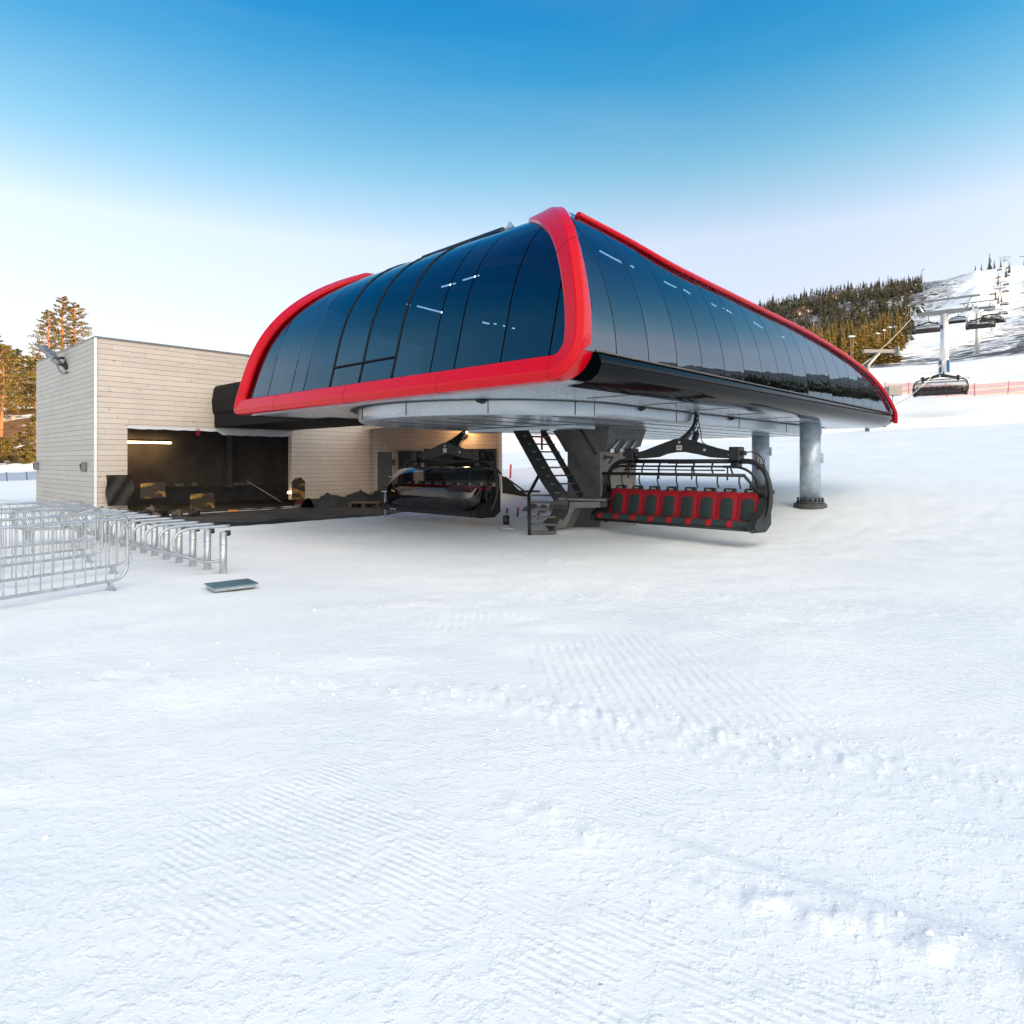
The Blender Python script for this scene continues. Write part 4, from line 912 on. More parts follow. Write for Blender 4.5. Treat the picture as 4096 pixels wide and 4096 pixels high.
# black membrane along the slab edge and under the wall
def sheet_along(pts, wdt, hgt, seed, name, m_, label, cat):
    P = smooth(pts, 6); rows = []
    for i, p in enumerate(P):
        t = (P[min(i + 1, len(P) - 1)] - P[max(0, i - 1)]).normalized(); nn = Vector((-t.y, t.x, 0)); row = []
        for k in range(7):
            f = k / 6 - .5; q = math.sin(i * .9 + seed) * .25 + math.sin(i * 2.3 + k) * .15
            row.append(p + nn * (f * wdt) + Vector((0, 0, hgt * max(0, (1 - 4 * f * f)) * (1 + q) - .02)))
        rows.append(row)
    m = MB(); m.grid(rows); o = m.build(name, m_, None, tuple(pts[0])); tag(o, label, cat); return o
sheet_along([(-8.4, 17.9, .02), (-7.0, 18.6, .02), (-5.6, 20.0, .04), (-4.7, 21.2, .03)], 1.1, .10, 1, 'black_ground_sheet', TARP, 'black rubber sheet lying along the snow edge in front of the bay', 'ground sheet')
sheet_along([tuple(Bp(6.7, -.7, .0)), tuple(Bp(7.8, -.6, .05)), tuple(Bp(9.0, -.55, .10)), tuple(Bp(10.0, -.5, .12))], 1.0, .42, 3, 'tarpaulin_heap', TARP, 'long dark tarpaulin heap below the plank wall right of the bay', 'tarpaulin')
# ---- hut with the door and the big window
HY = 27.25; HO = (-5.8, HY, 0)
ht = empty('timber_hut', HO, 'low timber hut with dark door and wide dark window behind the parked bubble chair', 'hut')
def HB(mb, name, m_, parent=ht, **k): return mb.build(name, m_, parent, HO, **k)
m = MB(); x0, x1 = -5.84, -.47
m.prism([(x0, HY, -.35), (x1, HY, -.35), (x1, HY, 3.95), (x0, HY, 3.95)], (0, .2, 0)); m.prism([(x1, HY + .2, -.35), (x1, HY + 4, -.35), (x1, HY + 4, 3.95), (x1, HY + .2, 3.95)], (-.2, 0, 0)); HB(m, 'wall', WOOD2)
m = MB(); m.box((x1 - .05, HY - .02, 1.8), (.12, .05, 4.3)); m.box((x0 + .52, HY - .02, 1.35), (.07, .04, 2.3)); HB(m, 'corner_board', WOOD)
m = MB(); pa = at(1452, 1727, 24.2); pb = at(1590, 1700, 26.9)
m.prism([Vector((-5.75, 25.0, 3.0)), Vector((-.2, 25.9, 3.75)), Vector((-.2, HY + 4, 4.2)), Vector((-6.5, HY + 4, 4.0))], (0, 0, .16)); HB(m, 'roof', WOOD2)
m = MB(); dx0, dx1 = (1512 - 2048) / F * HY, (1569 - 2048) / F * HY
m.box(((dx0 + dx1) / 2, HY - .02, 1.12), (dx1 - dx0, .06, 2.15)); dr = HB(m, 'door', mat('dark_door', (.022, .03, .035), .4))
m = MB(); m.box((dx1 - .08, HY - .07, 1.15), (.12, .04, .03)); HB(m, 'handle', STEEL, dr)
m = MB(); 
for bx in (((dx0 + dx1) / 2, 2.23, dx1 - dx0 + .12, .06), (dx0 - .04, 1.12, .06, 2.2), (dx1 + .04, 1.12, .06, 2.2)): m.box((bx[0], HY - .03, bx[1]), (bx[2], .05, bx[3]))
HB(m, 'door_frame', WOODG)
def win(a, b, z0, z1, fr=.07, lab=None):
    m = MB(); m.prism([(a, HY - .02, z0), (b, HY - .02, z0), (b, HY - .02, z1), (a, HY - .02, z1)], (0, .01, 0)); w = HB(m, 'window', DARKG)
    m = MB()
    for c in (((a + b) / 2, z0, b - a + fr, fr), ((a + b) / 2, z1, b - a + fr, fr)): m.box((c[0], HY - .05, c[1]), (c[2], .07, c[3]))
    for x in (a, b): m.box((x, HY - .052, (z0 + z1) / 2), (fr, .07, z1 - z0))
    HB(m, 'window_frame', DARK, w); return w
wx = lambda u: (u - 2048) / F * HY
win(wx(1596), wx(1652), .9, 2.22, .05); w2 = win(wx(1700), wx(1980), .95, 2.27, .09)
m = MB(); m.box((wx(1624), HY - .06, 2.32), (wx(1662) - wx(1580), .1, .05)); HB(m, 'drip_cap', WOODG)
m = MB(); m.box((wx(1575), HY - .08, 1.75), (.12, .1, .25), bev=.01); HB(m, 'letter_box', DARK)
m = MB(); m.box((wx(1880), HY - .06, 1.6), (.04, .03, 1.3)); HB(m, 'mullion', DARK, w2)
sp = empty('spotlight', at(1862, 1727, HY - .1), 'lit orange spotlight on the hut wall under the station edge', 'spotlight'); SPO = at(1862, 1727, HY - .1)
m = MB(); m.box(SPO + Vector((-.10, -.1, -.16)), (.36, .2, .22), 0, R(-20), R(-22), bev=.04); m.tube(smooth([SPO + Vector((.1, .0, .0)), SPO + Vector((.28, -.1, .03)), SPO + Vector((.33, 0, -.03))], 4), .04, 6); m.build('housing', DARK, sp, tuple(SPO))
m = MB(); m.box(SPO + Vector((-.02, -.21, .0)), (.30, .02, .15), 0, R(-20), R(-12)); m.build('lamp_face', LAMPF, sp, tuple(SPO))
ll = bpy.data.lights.new('spot_glow', 'POINT'); llo = bpy.data.objects.new('spot_glow', ll); COL.objects.link(llo); llo.parent = sp; llo.location = (0, -.45, -.12); ll.energy = 9; ll.color = (1, .6, .28); ll.shadow_soft_size = .08
p = Vector((wx(1480) + .3, 25.2, -.02))
pal = empty('wooden_pallet', tuple(p), 'worn wooden pallet on the gravel by the hut door', 'pallet')
m = MB()
for i in range(6): m.box(p + Vector((0, -.4 + .16 * i, .22)), (1.25, .13, .03), R(-8))
m.build('deck', TIMBER, pal, tuple(p)); m = MB()
for x in (-.52, 0, .52):
    for y in (-.38, .38): m.box(p + Vector((x, y, .12)), (.14, .12, .14), R(-8))
m.build('blocks', TIMBER, pal, tuple(p))
p = Vector((wx(1583), 25.3, .0)); m = MB(); m.box((0, 0, .28), (.42, .3, .50), 0, bev=.03); m.box((.02, -.16, .22), (.05, .02, .22)); plain(m, 'black_box', DARK, p, 'small black box standing beside the pallet at the hut', 'box')
p = Vector((at(1541, 2076, 20.3).x, 20.3, 0)); pst = empty('button_post', tuple(p), 'thin galvanised post with a dark control box on top, left of the bubble chair', 'post')
m = MB(); m.cyl(p, p + Vector((0, 0, .86)), .028, n=10); m.box(p + Vector((0, 0, .86)), (.2, .1, .02)); m.build('post', STEEL, pst, tuple(p)); m = MB(); m.box(p + Vector((0, 0, .93)), (.17, .12, .13), bev=.02); m.build('control_box', DARK, pst, tuple(p))
p = at(2025, 2121, 16.95); p.z = ground(p.x, p.y); bc = empty('ground_beacon', tuple(p), 'small black cylinder on a metal base plate in the snow under the station', 'beacon')
m = MB(); m.cyl(p + Vector((0, 0, .13)), p + Vector((0, 0, .36)), .085, n=20); m.cyl(p + Vector((0, 0, .36)), p + Vector((0, 0, .375)), .085, .07, n=20); m.build('housing', DARK, bc, tuple(p))
m = MB(); m.box(p + Vector((0, 0, .03)), (.33, .26, .02), .2); m.cyl(p + Vector((0, 0, .03)), p + Vector((0, 0, .14)), .025, n=8); m.build('base', STEEL, bc, tuple(p))
m = MB(); m.tube(smooth([p + Vector((.03, 0, .13)), p + Vector((.12, -.02, .10)), p + Vector((.15, -.03, .04))], 4), .008, 5); m.build('cable', DARK, bc, tuple(p))
# tarp screen behind the hut corner, stakes
m = MB(); P = [(-.40, 27.2), (.0, 26.6), (.35, 26.0), (.7, 25.5)]; zt = [.75, .5, .2, .08]
m.grid([[Vector((x, y, ground(x, y) - .1)) for x, y in P], [Vector((x * .98 - .03, y + .05, ground(x, y) + z)) for (x, y), z in zip(P, zt)]]); plain(m, 'green_tarpaulin', TARP, (0, 26.5, 0), 'dark green tarpaulin draped down from the hut corner', 'tarpaulin')
m = MB(); m.box((.55, 27.4, .30), (1.25, .1, .5), R(-3)); m.box((.55, 27.38, .56), (1.3, .14, .03), R(-3)); plain(m, 'low_screen', TARP, (1.05, 27.4, 0), 'low dark green screen wall between hut and staircase', 'screen')
m = MB(); m.tube([(-.3, 27.0, 1.15), (.6, 26.9, .5)], .04, 5); plain(m, 'prop_board', TIMBER, (-.3, 27, .6), 'thin board propped against the hut corner', 'board')
for i, (u, v, d, h, lb) in enumerate(((2041, 1853, 34, .72, 'tall red stake in the snow seen just right of the hut'), (2026, 2062, 22, .18, 'short red stake nearest the hut corner, tilted'), (2069, 2068, 21, .3, 'red stake of medium height between hut and stairs'), (2110, 2070, 20.5, .12, 'tiny red stub left of the staircase foot'), (2151, 2078, 20.2, .2, 'short red stub behind the stair treads'))):
    p = at(u, v, d); p.z = ground(p.x, p.y)
    m = MB(); m.cyl((0, 0, -.1), (.03, 0, h), .035 * d / 22, n=8); plain(m, 'red_stake', REDP, p, lb, 'stake', 'red snow stakes')
rnd = random.Random(5)
for i in range(10):
    x = rnd.uniform(.5, 1.5); y = rnd.uniform(22.3, 23.6); m = MB(); m.rock((0, 0, 0), rnd.uniform(.06, .16), 60 + i, .7, 5); plain(m, 'grey_stone', CONC, (x, y, ground(x, y) + .03), 'small grey stone in the snow between hut and staircase', 'stone', 'small stones by the staircase')
# ------------------------------------------------------------------ crowd barriers and gate posts
def barrier(label):
    t = empty('crowd_barrier', (0, 0, 0), label, 'barrier', 'galvanised crowd barriers at the left edge')
    Lb = 2.35; r = .2; z0, z1 = .17, 1.02
    P = []
    for cx, cz, a0 in ((-r, z1 - r, 0), (-Lb + r, z1 - r, 90), (-Lb + r, z0 + r, 180), (-r, z0 + r, 270)):
        for k in range(7): a = R(a0 + 15 * k); P.append(Vector((cx + r * math.cos(a), 0, cz + r * math.sin(a))))
    m = MB(); m.tube(P, .021, 10, closed=True); m.build('frame', STEELB, t)
    m = MB(); n = 16
    for k in range(n):
        x = -.165 - k * (Lb - .33) / (n - 1); m.tube([(x, 0, z0), (x, 0, z1)], .0085, 6, caps=False)
    m.build('bars', STEELB, t)
    for x in (-.26, -Lb + .3):
        m = MB(); m.prism([(x, -.02, .16), (x, .05, .16), (x, .03, .10), (x, .22, -.05), (x, .16, -.06), (x, .0, .05), (x, -.16, -.06), (x, -.22, -.05), (x, -.05, .10)][::-1], (.045, 0, 0)); m.build('foot', STEELB, t)
    for z in (.45, .82):
        m = MB(); m.tube(smooth([(0, 0, z + .07), (.05, 0, z + .065), (.06, 0, z), (.05, 0, z - .065), (0, 0, z - .07)], 3), .007, 5); m.build('hook', STEELB, t)
    return t
bs = [(-5.43, 9.18, 'nearest of the crowd barriers, cut by the left edge, its right end bare'),
      (-6.28, 10.62, 'second crowd barrier from the front, with two wire hooks showing at its end'),
      (-7.40, 11.75, 'third crowd barrier from the front at the left edge'),
      (-8.10, 12.65, 'fourth crowd barrier from the front, behind three others'),
      (-9.15, 13.95, 'farthest standing crowd barrier, in front of the grey plank wall')]
b0 = barrier(bs[0][2])
for i, (x, y, lb) in enumerate(bs):
    o = b0 if i == 0 else copy_tree(b0, None, lb)
    o.location = (x, y, ground(x, y) - .04); o.rotation_euler.z = R(62 if i < 4 else 58)
for i, (x, y) in enumerate(((-9.6, 14.8), (-9.75, 14.95), (-9.9, 15.1))):
    o = copy_tree(b0, None, ('front', 'middle', 'rear')[i] + ' crowd barrier of the three leaning in a tipped stack by the garage corner')
    o.location = (x, y, ground(x, y) + .22); o.rotation_euler = (R(52 + 2 * i), 0, R(25)); o.scale = (.55, .8, .95)
def gate(label):
    t = empty('gate_post', (0, 0, 0), label, 'gate post', 'row of galvanised gate posts with bent tube arms')
    m = MB(); m.cyl((0, 0, -.3), (0, 0, .66), .056, n=20); pp_ = m.build('post', STEELB, t)
    m = MB(); m.cyl((0, 0, .47), (0, 0, .475), .0585, n=20); m.build('sleeve_joint', STEELD, pp_)
    m = MB(); m.cyl((.07, 0, .60), (.07, 0, .68), .045, n=12); m.cyl((.02, 0, .63), (.11, 0, .63), .03, n=10); m.build('hinge', DARK, t)
    P = smooth([(.10, .0, .755), (-.2, 0, .755), (-.52, 0, .75), (-.66, 0, .71), (-.735, 0, .62), (-.745, 0, .50), (-.68, 0, .39), (-.5, 0, .30), (-.3, 0, .22), (-.15, 0, .205), (-.05, 0, .21)], 4)
    m = MB(); m.tube(P, .024, 10); m.build('arm', STEELB, t)
    m = MB(); m.cyl((.10, 0, .755), (.112, 0, .755), .026, n=12); m.build('end_cap', DARK, t)
    return t
gn = ['nearest gate post of the row, beside the flat metal plate', 'second gate post from the front of the row', 'third gate post from the front of the row', 'fourth gate post from the front of the row', 'fifth gate post from the front of the row', 'sixth gate post from the front of the row', 'seventh gate post from the front of the row',
      'eighth gate post from the front of the row', 'ninth gate post from the front, crowded behind the barriers', 'tenth gate post from the front, near the rubble', 'eleventh gate post from the front, near the garage wall', 'farthest gate post of the row, below the garage corner']
g0 = gate(gn[0])
for i in range(12):
    x = -4.62 - .448 * i; y = 10.4 + .415 * i
    o = g0 if i == 0 else copy_tree(g0, None, gn[i])
    o.location = (x, y, ground(x, y)); o.rotation_euler.z = math.atan2(LV.y, LV.x) + R([0, 1.5, -1, 1, 0, -2, 2, 0, -1, 1, 0, 2][i])
p = Vector((-3.96, 9.17, ground(-3.96, 9.17) + .05)); ga = empty('metal_floor_plate', tuple(p), 'flat galvanised steel box plate lying in the snow beside the nearest gate post', 'metal plate')
m = MB(); m.box((0, 0, 0), (.56, .42, .05), R(40), bev=.006); m.build('box', STEELB, ga); m = MB(); m.box((0, 0, .031), (.60, .46, .012), R(40)); m.build('lid', worn('teal_grey_lid', (.10, .19, .22), .4, .4, .25, 9, .05), ga)
# ------------------------------------------------------------------ trees
def spruce_mesh(name, seed, h=9.0, r=1.5, lv=17, per=11, mt=None, lean=.02):
    rnd = random.Random(seed); m = MB(); 
    for i in range(lv):
        f = i / lv; z = h * (.10 + .90 * f); rr = r * (1 - f) ** .85 * rnd.uniform(.75, 1.15) + .10
        for k in range(max(4, int(per * (1 - .5 * f)))):
            a = rnd.uniform(0, 2 * math.pi); q = rr * rnd.uniform(.55, 1.15); dz = -q * rnd.uniform(.25, .6); w = q * rnd.uniform(.20, .34) + .05
            ca, sa = math.cos(a), math.sin(a); zz = z + rnd.uniform(-.25, .25)
            tip = (q * ca, q * sa, zz + dz); ml = (q * .55 * ca - w * sa, q * .55 * sa + w * ca, zz + dz * .55 - .12); mr = (q * .55 * ca + w * sa, q * .55 * sa - w * ca, zz + dz * .55 - .12); rt = (0, 0, zz + .12); dn = (q * .5 * ca, q * .5 * sa, zz + dz * .5 - .38)
            m.add([rt, ml, tip, mr, dn], [(0, 1, 2), (0, 2, 3), (0, 4, 2)], False)
    m.tube([(0, 0, h * .93), (0, 0, h * 1.04)], .03, 4)
    o = m.build('crown', mt); return o
def spruce(seed, h, r, mt, label, lv=17, per=11):
    t = empty('spruce_tree', (0, 0, 0), label, 'tree'); c = spruce_mesh('crown', seed, h, r, lv, per, mt); c.parent = t
    m = MB(); m.cyl((0, 0, -1.2), (0, 0, h * .95), .02 * h, .01, 6); m.build('trunk', BARK, t); return t
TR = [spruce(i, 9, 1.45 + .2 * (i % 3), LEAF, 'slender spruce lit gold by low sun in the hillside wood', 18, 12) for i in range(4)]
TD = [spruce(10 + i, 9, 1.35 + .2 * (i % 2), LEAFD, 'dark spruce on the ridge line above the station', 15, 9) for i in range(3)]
HOODU = [2296, 2697, 3023, 3194, 3318, 3442, 3520, 3559, 3590]; HOODV = [859, 1072, 1227, 1305, 1382, 1460, 1538, 1592, 1690]
def uvof(x, y, z): return 2048 + F * x / y, HOR - F * (z - EYE) / y
rnd = random.Random(21); used = {}
def place(src, x, y, h, label, group):
    z = ground(x, y); o = src if src.name not in used else copy_tree(src, None, label)
    used[src.name] = 1; o['label'] = label; o['group'] = group
    s_ = h / 9; o.location = (x, y, z); o.scale = (s_ * rnd.uniform(.85, 1.2), s_ * rnd.uniform(.85, 1.2), s_); o.rotation_euler.z = rnd.uniform(0, 6.28)
def visible(x, y, h, mg=35):
    z = ground(x, y); u, v = uvof(x, y, z + h)
    return v < np.interp(u, HOODU, HOODV) + mg and u > 2950, u, v
n = 0; tries = 0
while n < 175 and tries < 9000:
    tries += 1; y = rnd.uniform(150, 345) if rnd.random() < .8 else rnd.uniform(345, 440); q = rnd.uniform(.40, .615 + .02 * min(1, (y - 150) / 250)); x = q * y
    h = rnd.uniform(6.5, 12.0); ok, u, v = visible(x, y, h)
    if not ok or u > 3590 + (y - 150) * .28: continue
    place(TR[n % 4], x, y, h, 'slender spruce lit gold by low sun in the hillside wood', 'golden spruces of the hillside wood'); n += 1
n = 0; tries = 0
while n < 118 and tries < 9000:
    tries += 1; q = rnd.uniform(.37, .632); y = rnd.uniform(560, 770); x = q * y; h = rnd.uniform(6, 13); ok, u, v = visible(x, y, h)
    if not ok or u > 3700: continue
    place(TD[n % 3], x, y, h, 'dark spruce standing on the skyline ridge above the station', 'dark spruces on the ridge'); n += 1
for (q, y, h) in ((.735, 640, 16), (.722, 640, 8), (.742, 640, 9), (.752, 628, 9), (.713, 645, 7), (.748, 500, 9), (.744, 440, 7), (.752, 430, 8), (.748, 410, 6), (.76, 560, 9), (.765, 575, 10)):
    place(TD[int(h) % 3], q * y, y, h, 'lone dark spruce on the bare upper ski slope', 'scattered dark spruces on the upper slope')
def mass(name, pts, label, mt, seed, tris=26):
    rnd2 = random.Random(seed); m = MB()
    for (x, y, h) in pts:
        z = ground(x, y)
        for k in range(tris):
            f = rnd2.random() ** .8; a = rnd2.uniform(0, 6.28); rr = h * .19 * (1 - f) + .15; zz = z + h * (.06 + .92 * f); w = rr * .5
            ca, sa = math.cos(a), math.sin(a)
            m.add([(x, y, zz + h * .07), (x + rr * ca - w * sa, y + rr * sa + w * ca, zz - h * .05), (x + rr * ca + w * sa, y + rr * sa - w * ca, zz - h * .05)], [(0, 1, 2)], False)
        m.add([(x - .15 * h * .2, y, z), (x + .15 * h * .2, y, z), (x, y, z + h)], [(0, 1, 2)], False)
    o = m.build(name, mt); tag(o, label, 'wood', None, 'stuff'); return o
pts = []
while len(pts) < 1000:
    y = rnd.uniform(240, 640); q = rnd.uniform(.38, .618 + (.014 if y > 420 else 0)); x = q * y
    if rnd.random() < .35 + .5 * (fbm(np.array([x / 40.]), np.array([y / 40.]), 2, 5)[0] > 0): pts.append((x, y, rnd.uniform(6, 12)))
for _ in range(420):
    y = rnd.uniform(600, 765); q = rnd.uniform(.37, .628); pts.append((q * y, y, rnd.uniform(5, 10)))
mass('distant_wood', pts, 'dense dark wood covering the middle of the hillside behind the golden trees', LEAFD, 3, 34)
pts = [(rnd.uniform(62, 108), rnd.uniform(-100, 13), rnd.uniform(13, 21)) for _ in range(340)]  # out-of-view trees added to keep the low sun off the station
mass('added_shade_wood', pts, 'unseen spruce wood added right of the view to shade the station', LEAFD, 4, 70)
pts = []
while len(pts) < 420:
    a = rnd.uniform(R(-8), R(46)); d = rnd.uniform(150, 240); x, y = d * math.cos(a), d * math.sin(a)
    if x / max(y, .1) > 1.0: pts.append((x, y, rnd.uniform(7, 13)))
mass('wood_across_valley', pts, 'spruce wood on the far right that shows mirrored in the side glazing', LEAFD, 6, 34)
# Scots pines on the left bank
def pine(seed, h, label, crown_base=.45, spread=2.4, dens=70, mt=PLEAF, tufts=100):
    rnd = random.Random(seed); t = empty('pine_tree', (0, 0, 0), label, 'tree')
    m = MB(); bend = [(0, 0, -1.0), (rnd.uniform(-.1, .1), 0, h * .3), (rnd.uniform(-.2, .2), rnd.uniform(-.1, .1), h * .65), (0, 0, h * .97)]
    TP = smooth(bend, 5); m.tube(TP, lambda q: .018 * h * (1 - .85 * q) + .01, 9)
    lf = MB(); nb = dens
    for i in range(nb):
        f = crown_base + (1 - crown_base) * (i + rnd.random()) / nb
        g = (f - crown_base) / (1 - crown_base); a = i * 2.4 + rnd.uniform(-.5, .5); L_ = spread * (math.sin(math.pi * min(1, g * .78 + .22)) ** .7) * rnd.uniform(.55, 1.12) + .25
        b = Vector((0, 0, h * f)); rise = L_ * (.05 + .35 * g) * rnd.uniform(.4, 1.4) - .12 * L_ * (1 - g)
        e = b + Vector((L_ * math.cos(a), L_ * math.sin(a), rise)); mid = b.lerp(e, .5) + Vector((0, 0, -.05 * L_))
        m.tube([b, mid, e], lambda q: .012 * h * .25 * (1 - q) + .008, 4)
        for k in range(tufts):
            q = rnd.uniform(.38, 1.06) ; c = b.lerp(e, q) + Vector((rnd.gauss(0, .17), rnd.gauss(0, .17), rnd.gauss(.05, .10))) * (L_ * .42 + .3)
            s_ = rnd.uniform(.06, .13); d1 = Vector((rnd.uniform(-1, 1), rnd.uniform(-1, 1), rnd.uniform(-.4, 1))).normalized() * s_; d2 = d1.cross(Vector((rnd.uniform(-1, 1), rnd.uniform(-1, 1), rnd.uniform(-1, 1)))).normalized() * s_ * .55
            lf.add([c - d1, c + d2, c + d1, c - d2], [(0, 1, 2, 3)], False)
    m.build('trunk', PBARK, t); lf.build('crown', mt, t); return t
YP = foliage('young_pine_needles', (.08, .082, .014), (.17, .12, .018))
def put(t, u, v, d, dz=0):
    p = at(u, v, d); t.location = (p.x, p.y, ground(p.x, p.y) - .1); return t
put(pine(1, 13.6, 'tall pine with a bare orange trunk at the far left edge', .42, 2.7, 80), 8, 1720, 80)
put(pine(2, 15.5, 'leftmost of the three pines rising above the garage roof', .30, 2.5, 80), 192, 1600, 92)
put(pine(3, 17.2, 'tallest, middle pine of the three rising above the garage roof', .30, 2.2, 78), 250, 1600, 94)
put(pine(4, 16.0, 'rightmost of the three pines rising above the garage roof', .30, 2.2, 78), 300, 1600, 95)
for i, (u, d, h, lb) in enumerate(((62, 98, 9.5, 'broad mid-height pine between the tall trunk and the garage, left one'), (105, 104, 8.5, 'broad mid-height pine between the tall trunk and the garage, right one'), (35, 108, 10.5, 'bushy pine just behind the bare orange trunk'), (140, 100, 7.5, 'dark bushy pine touching the garage roof line at left'), (-20, 101, 12, 'bushy pine at the very left edge of the picture'), (150, 118, 10.5, 'pine farther back peeping over the garage edge'))):
    put(pine(20 + i, h, lb, .06, 2.5, 75, YP, 90), u, 1700, d)
for i, (u, d, h, lb) in enumerate(((142, 79, 5.0, 'bright green young pine on the bank beside the garage'), (15, 77.5, 2.9, 'small dense young pine at the lower left edge of the bank'), (70, 79, 3.0, 'thin scraggly sapling in the middle of the snowy bank'), (112, 76.5, 1.2, 'tiny pine seedling at the foot of the bank'))):
    put(pine(40 + i, h, lb, .04, .95 if h > 4 else .8, 46 if i != 2 else 22, YP, 70), u, 1800, d)
rnd = random.Random(8)
for i in range(9):
    u = rnd.uniform(-10, 150); d = rnd.uniform(77, 96); p = at(u, 1800, d); m = MB(); m.rock((0, 0, 0), rnd.uniform(.25, .7), 80 + i, .6, 6)
    plain(m, 'boulder', worn('lichen_rock', (.24, .19, .14), .9, 0, .3, 1.5) if i == 0 else MATS['lichen_rock'], (p.x, p.y, ground(p.x, p.y)), 'brown boulder on the heathery bank behind the blue net', 'boulder', 'boulders on the left bank')
# ------------------------------------------------------------------ nets and fences
def netmat(name, c1, c2, alpha, period):
    m = mat(name, c1, .8); v = objco(m); sp_ = nod(m, 'SeparateXYZ'); lk(m, v, sp_.inputs[0])
    w_ = mth(m, 'SINE', mth(m, 'ADD', mth(m, 'MULTIPLY', sp_.outputs[2], 2 * math.pi / period), mth(m, 'MULTIPLY', noise(m, .35, 2, .5, v), 5)))
    lk(m, mixc(m, ramp(m, w_, [(.4, 0.), (.6, 1.)]), c1, c2), bsdf(m).inputs['Base Color']); bsdf(m).inputs['Alpha'].default_value = alpha; return m
NETO = netmat('pink_yellow_net', (.80, .22, .22), (.85, .60, .22), .55, .55)
NETP = netmat('faint_red_net', (.75, .25, .25), (.8, .5, .45), .20, .3)
NETB = netmat('blue_net', (.03, .09, .22), (.05, .14, .30), .55, .3)
def fence(pts, h, netm, postm, label, step=2.6, lean=.0, pr=.03, seed=1, cat='fence', ph=None, gr=None):
    rnd = random.Random(seed); P = [Vector((x, y, 0)) for x, y in pts]; t = empty('net_fence', (P[0].x, P[0].y, ground(P[0].x, P[0].y)), label, cat, gr)
    org = tuple(t.location); path = []
    for a, b in zip(P[:-1], P[1:]):
        n_ = max(2, int((b - a).length / .6)); path += [a.lerp(b, i / n_) for i in range(n_)]
    path.append(P[-1]); rows = [[], [], []]; acc = 0; posts = []
    for i, p in enumerate(path):
        z = ground(p.x, p.y); sag = .08 * math.sin(i * .8) * h
        rows[0].append((p.x, p.y, z + .05)); rows[1].append((p.x, p.y + .05, z + h * .55)); rows[2].append((p.x, p.y, z + h - abs(sag)))
        if i == 0 or acc >= step: posts.append((p, z)); acc = 0
        if i < len(path) - 1: acc += (path[i + 1] - p).length
    m = MB(); m.grid(rows, True); m.build('net', netm, t, org)
    for p, z in posts:
        m = MB(); m.cyl((p.x, p.y, z - .2), (p.x + rnd.uniform(-.12, .12) , p.y, z + (ph or h) * rnd.uniform(.95, 1.12)), pr, n=6); m.build('post', postm, t, org)
    return t
def g2(u, d): return ((u - 2048) / F * d, d)
REDPO = mat('faded_red_post', (.42, .05, .05), .6)
fence([g2(3540, 72), g2(3660, 69), g2(3760, 65), g2(3900, 62), g2(4100, 59), g2(4300, 56)], 1.25, NETO, REDPO, 'sagging pink and yellow safety net on red posts across the right slope', 2.3, pr=.035, seed=3)
fence([g2(1960, 33.5), g2(2120, 33), g2(2330, 33.5)], .62, NETP, REDP, 'faint reddish safety net behind the staircase, lower one', 3.6, pr=.02, seed=5)
fence([g2(1960, 60), g2(2150, 61), g2(2330, 62)], .9, NETP, REDP, 'faint reddish safety net higher up the slope behind the staircase', 5, pr=.03, seed=6)
NVP = mat('navy_post', (.02, .03, .08), .5)
fence([g2(-300, 57.5), g2(30, 57.5), g2(190, 57)], .78, NETB, NVP, 'blue safety net sagging between dark posts beyond the garage', 1.6, pr=.035, seed=7)
p = at(150, 1900, 56.5); m = MB(); m.cyl((0, 0, -.2), (0, 0, 1.55), .055, n=8); plain(m, 'tall_post', NVP, (p.x, p.y, ground(p.x, p.y)), 'tall dark post standing in front of the blue net', 'post')
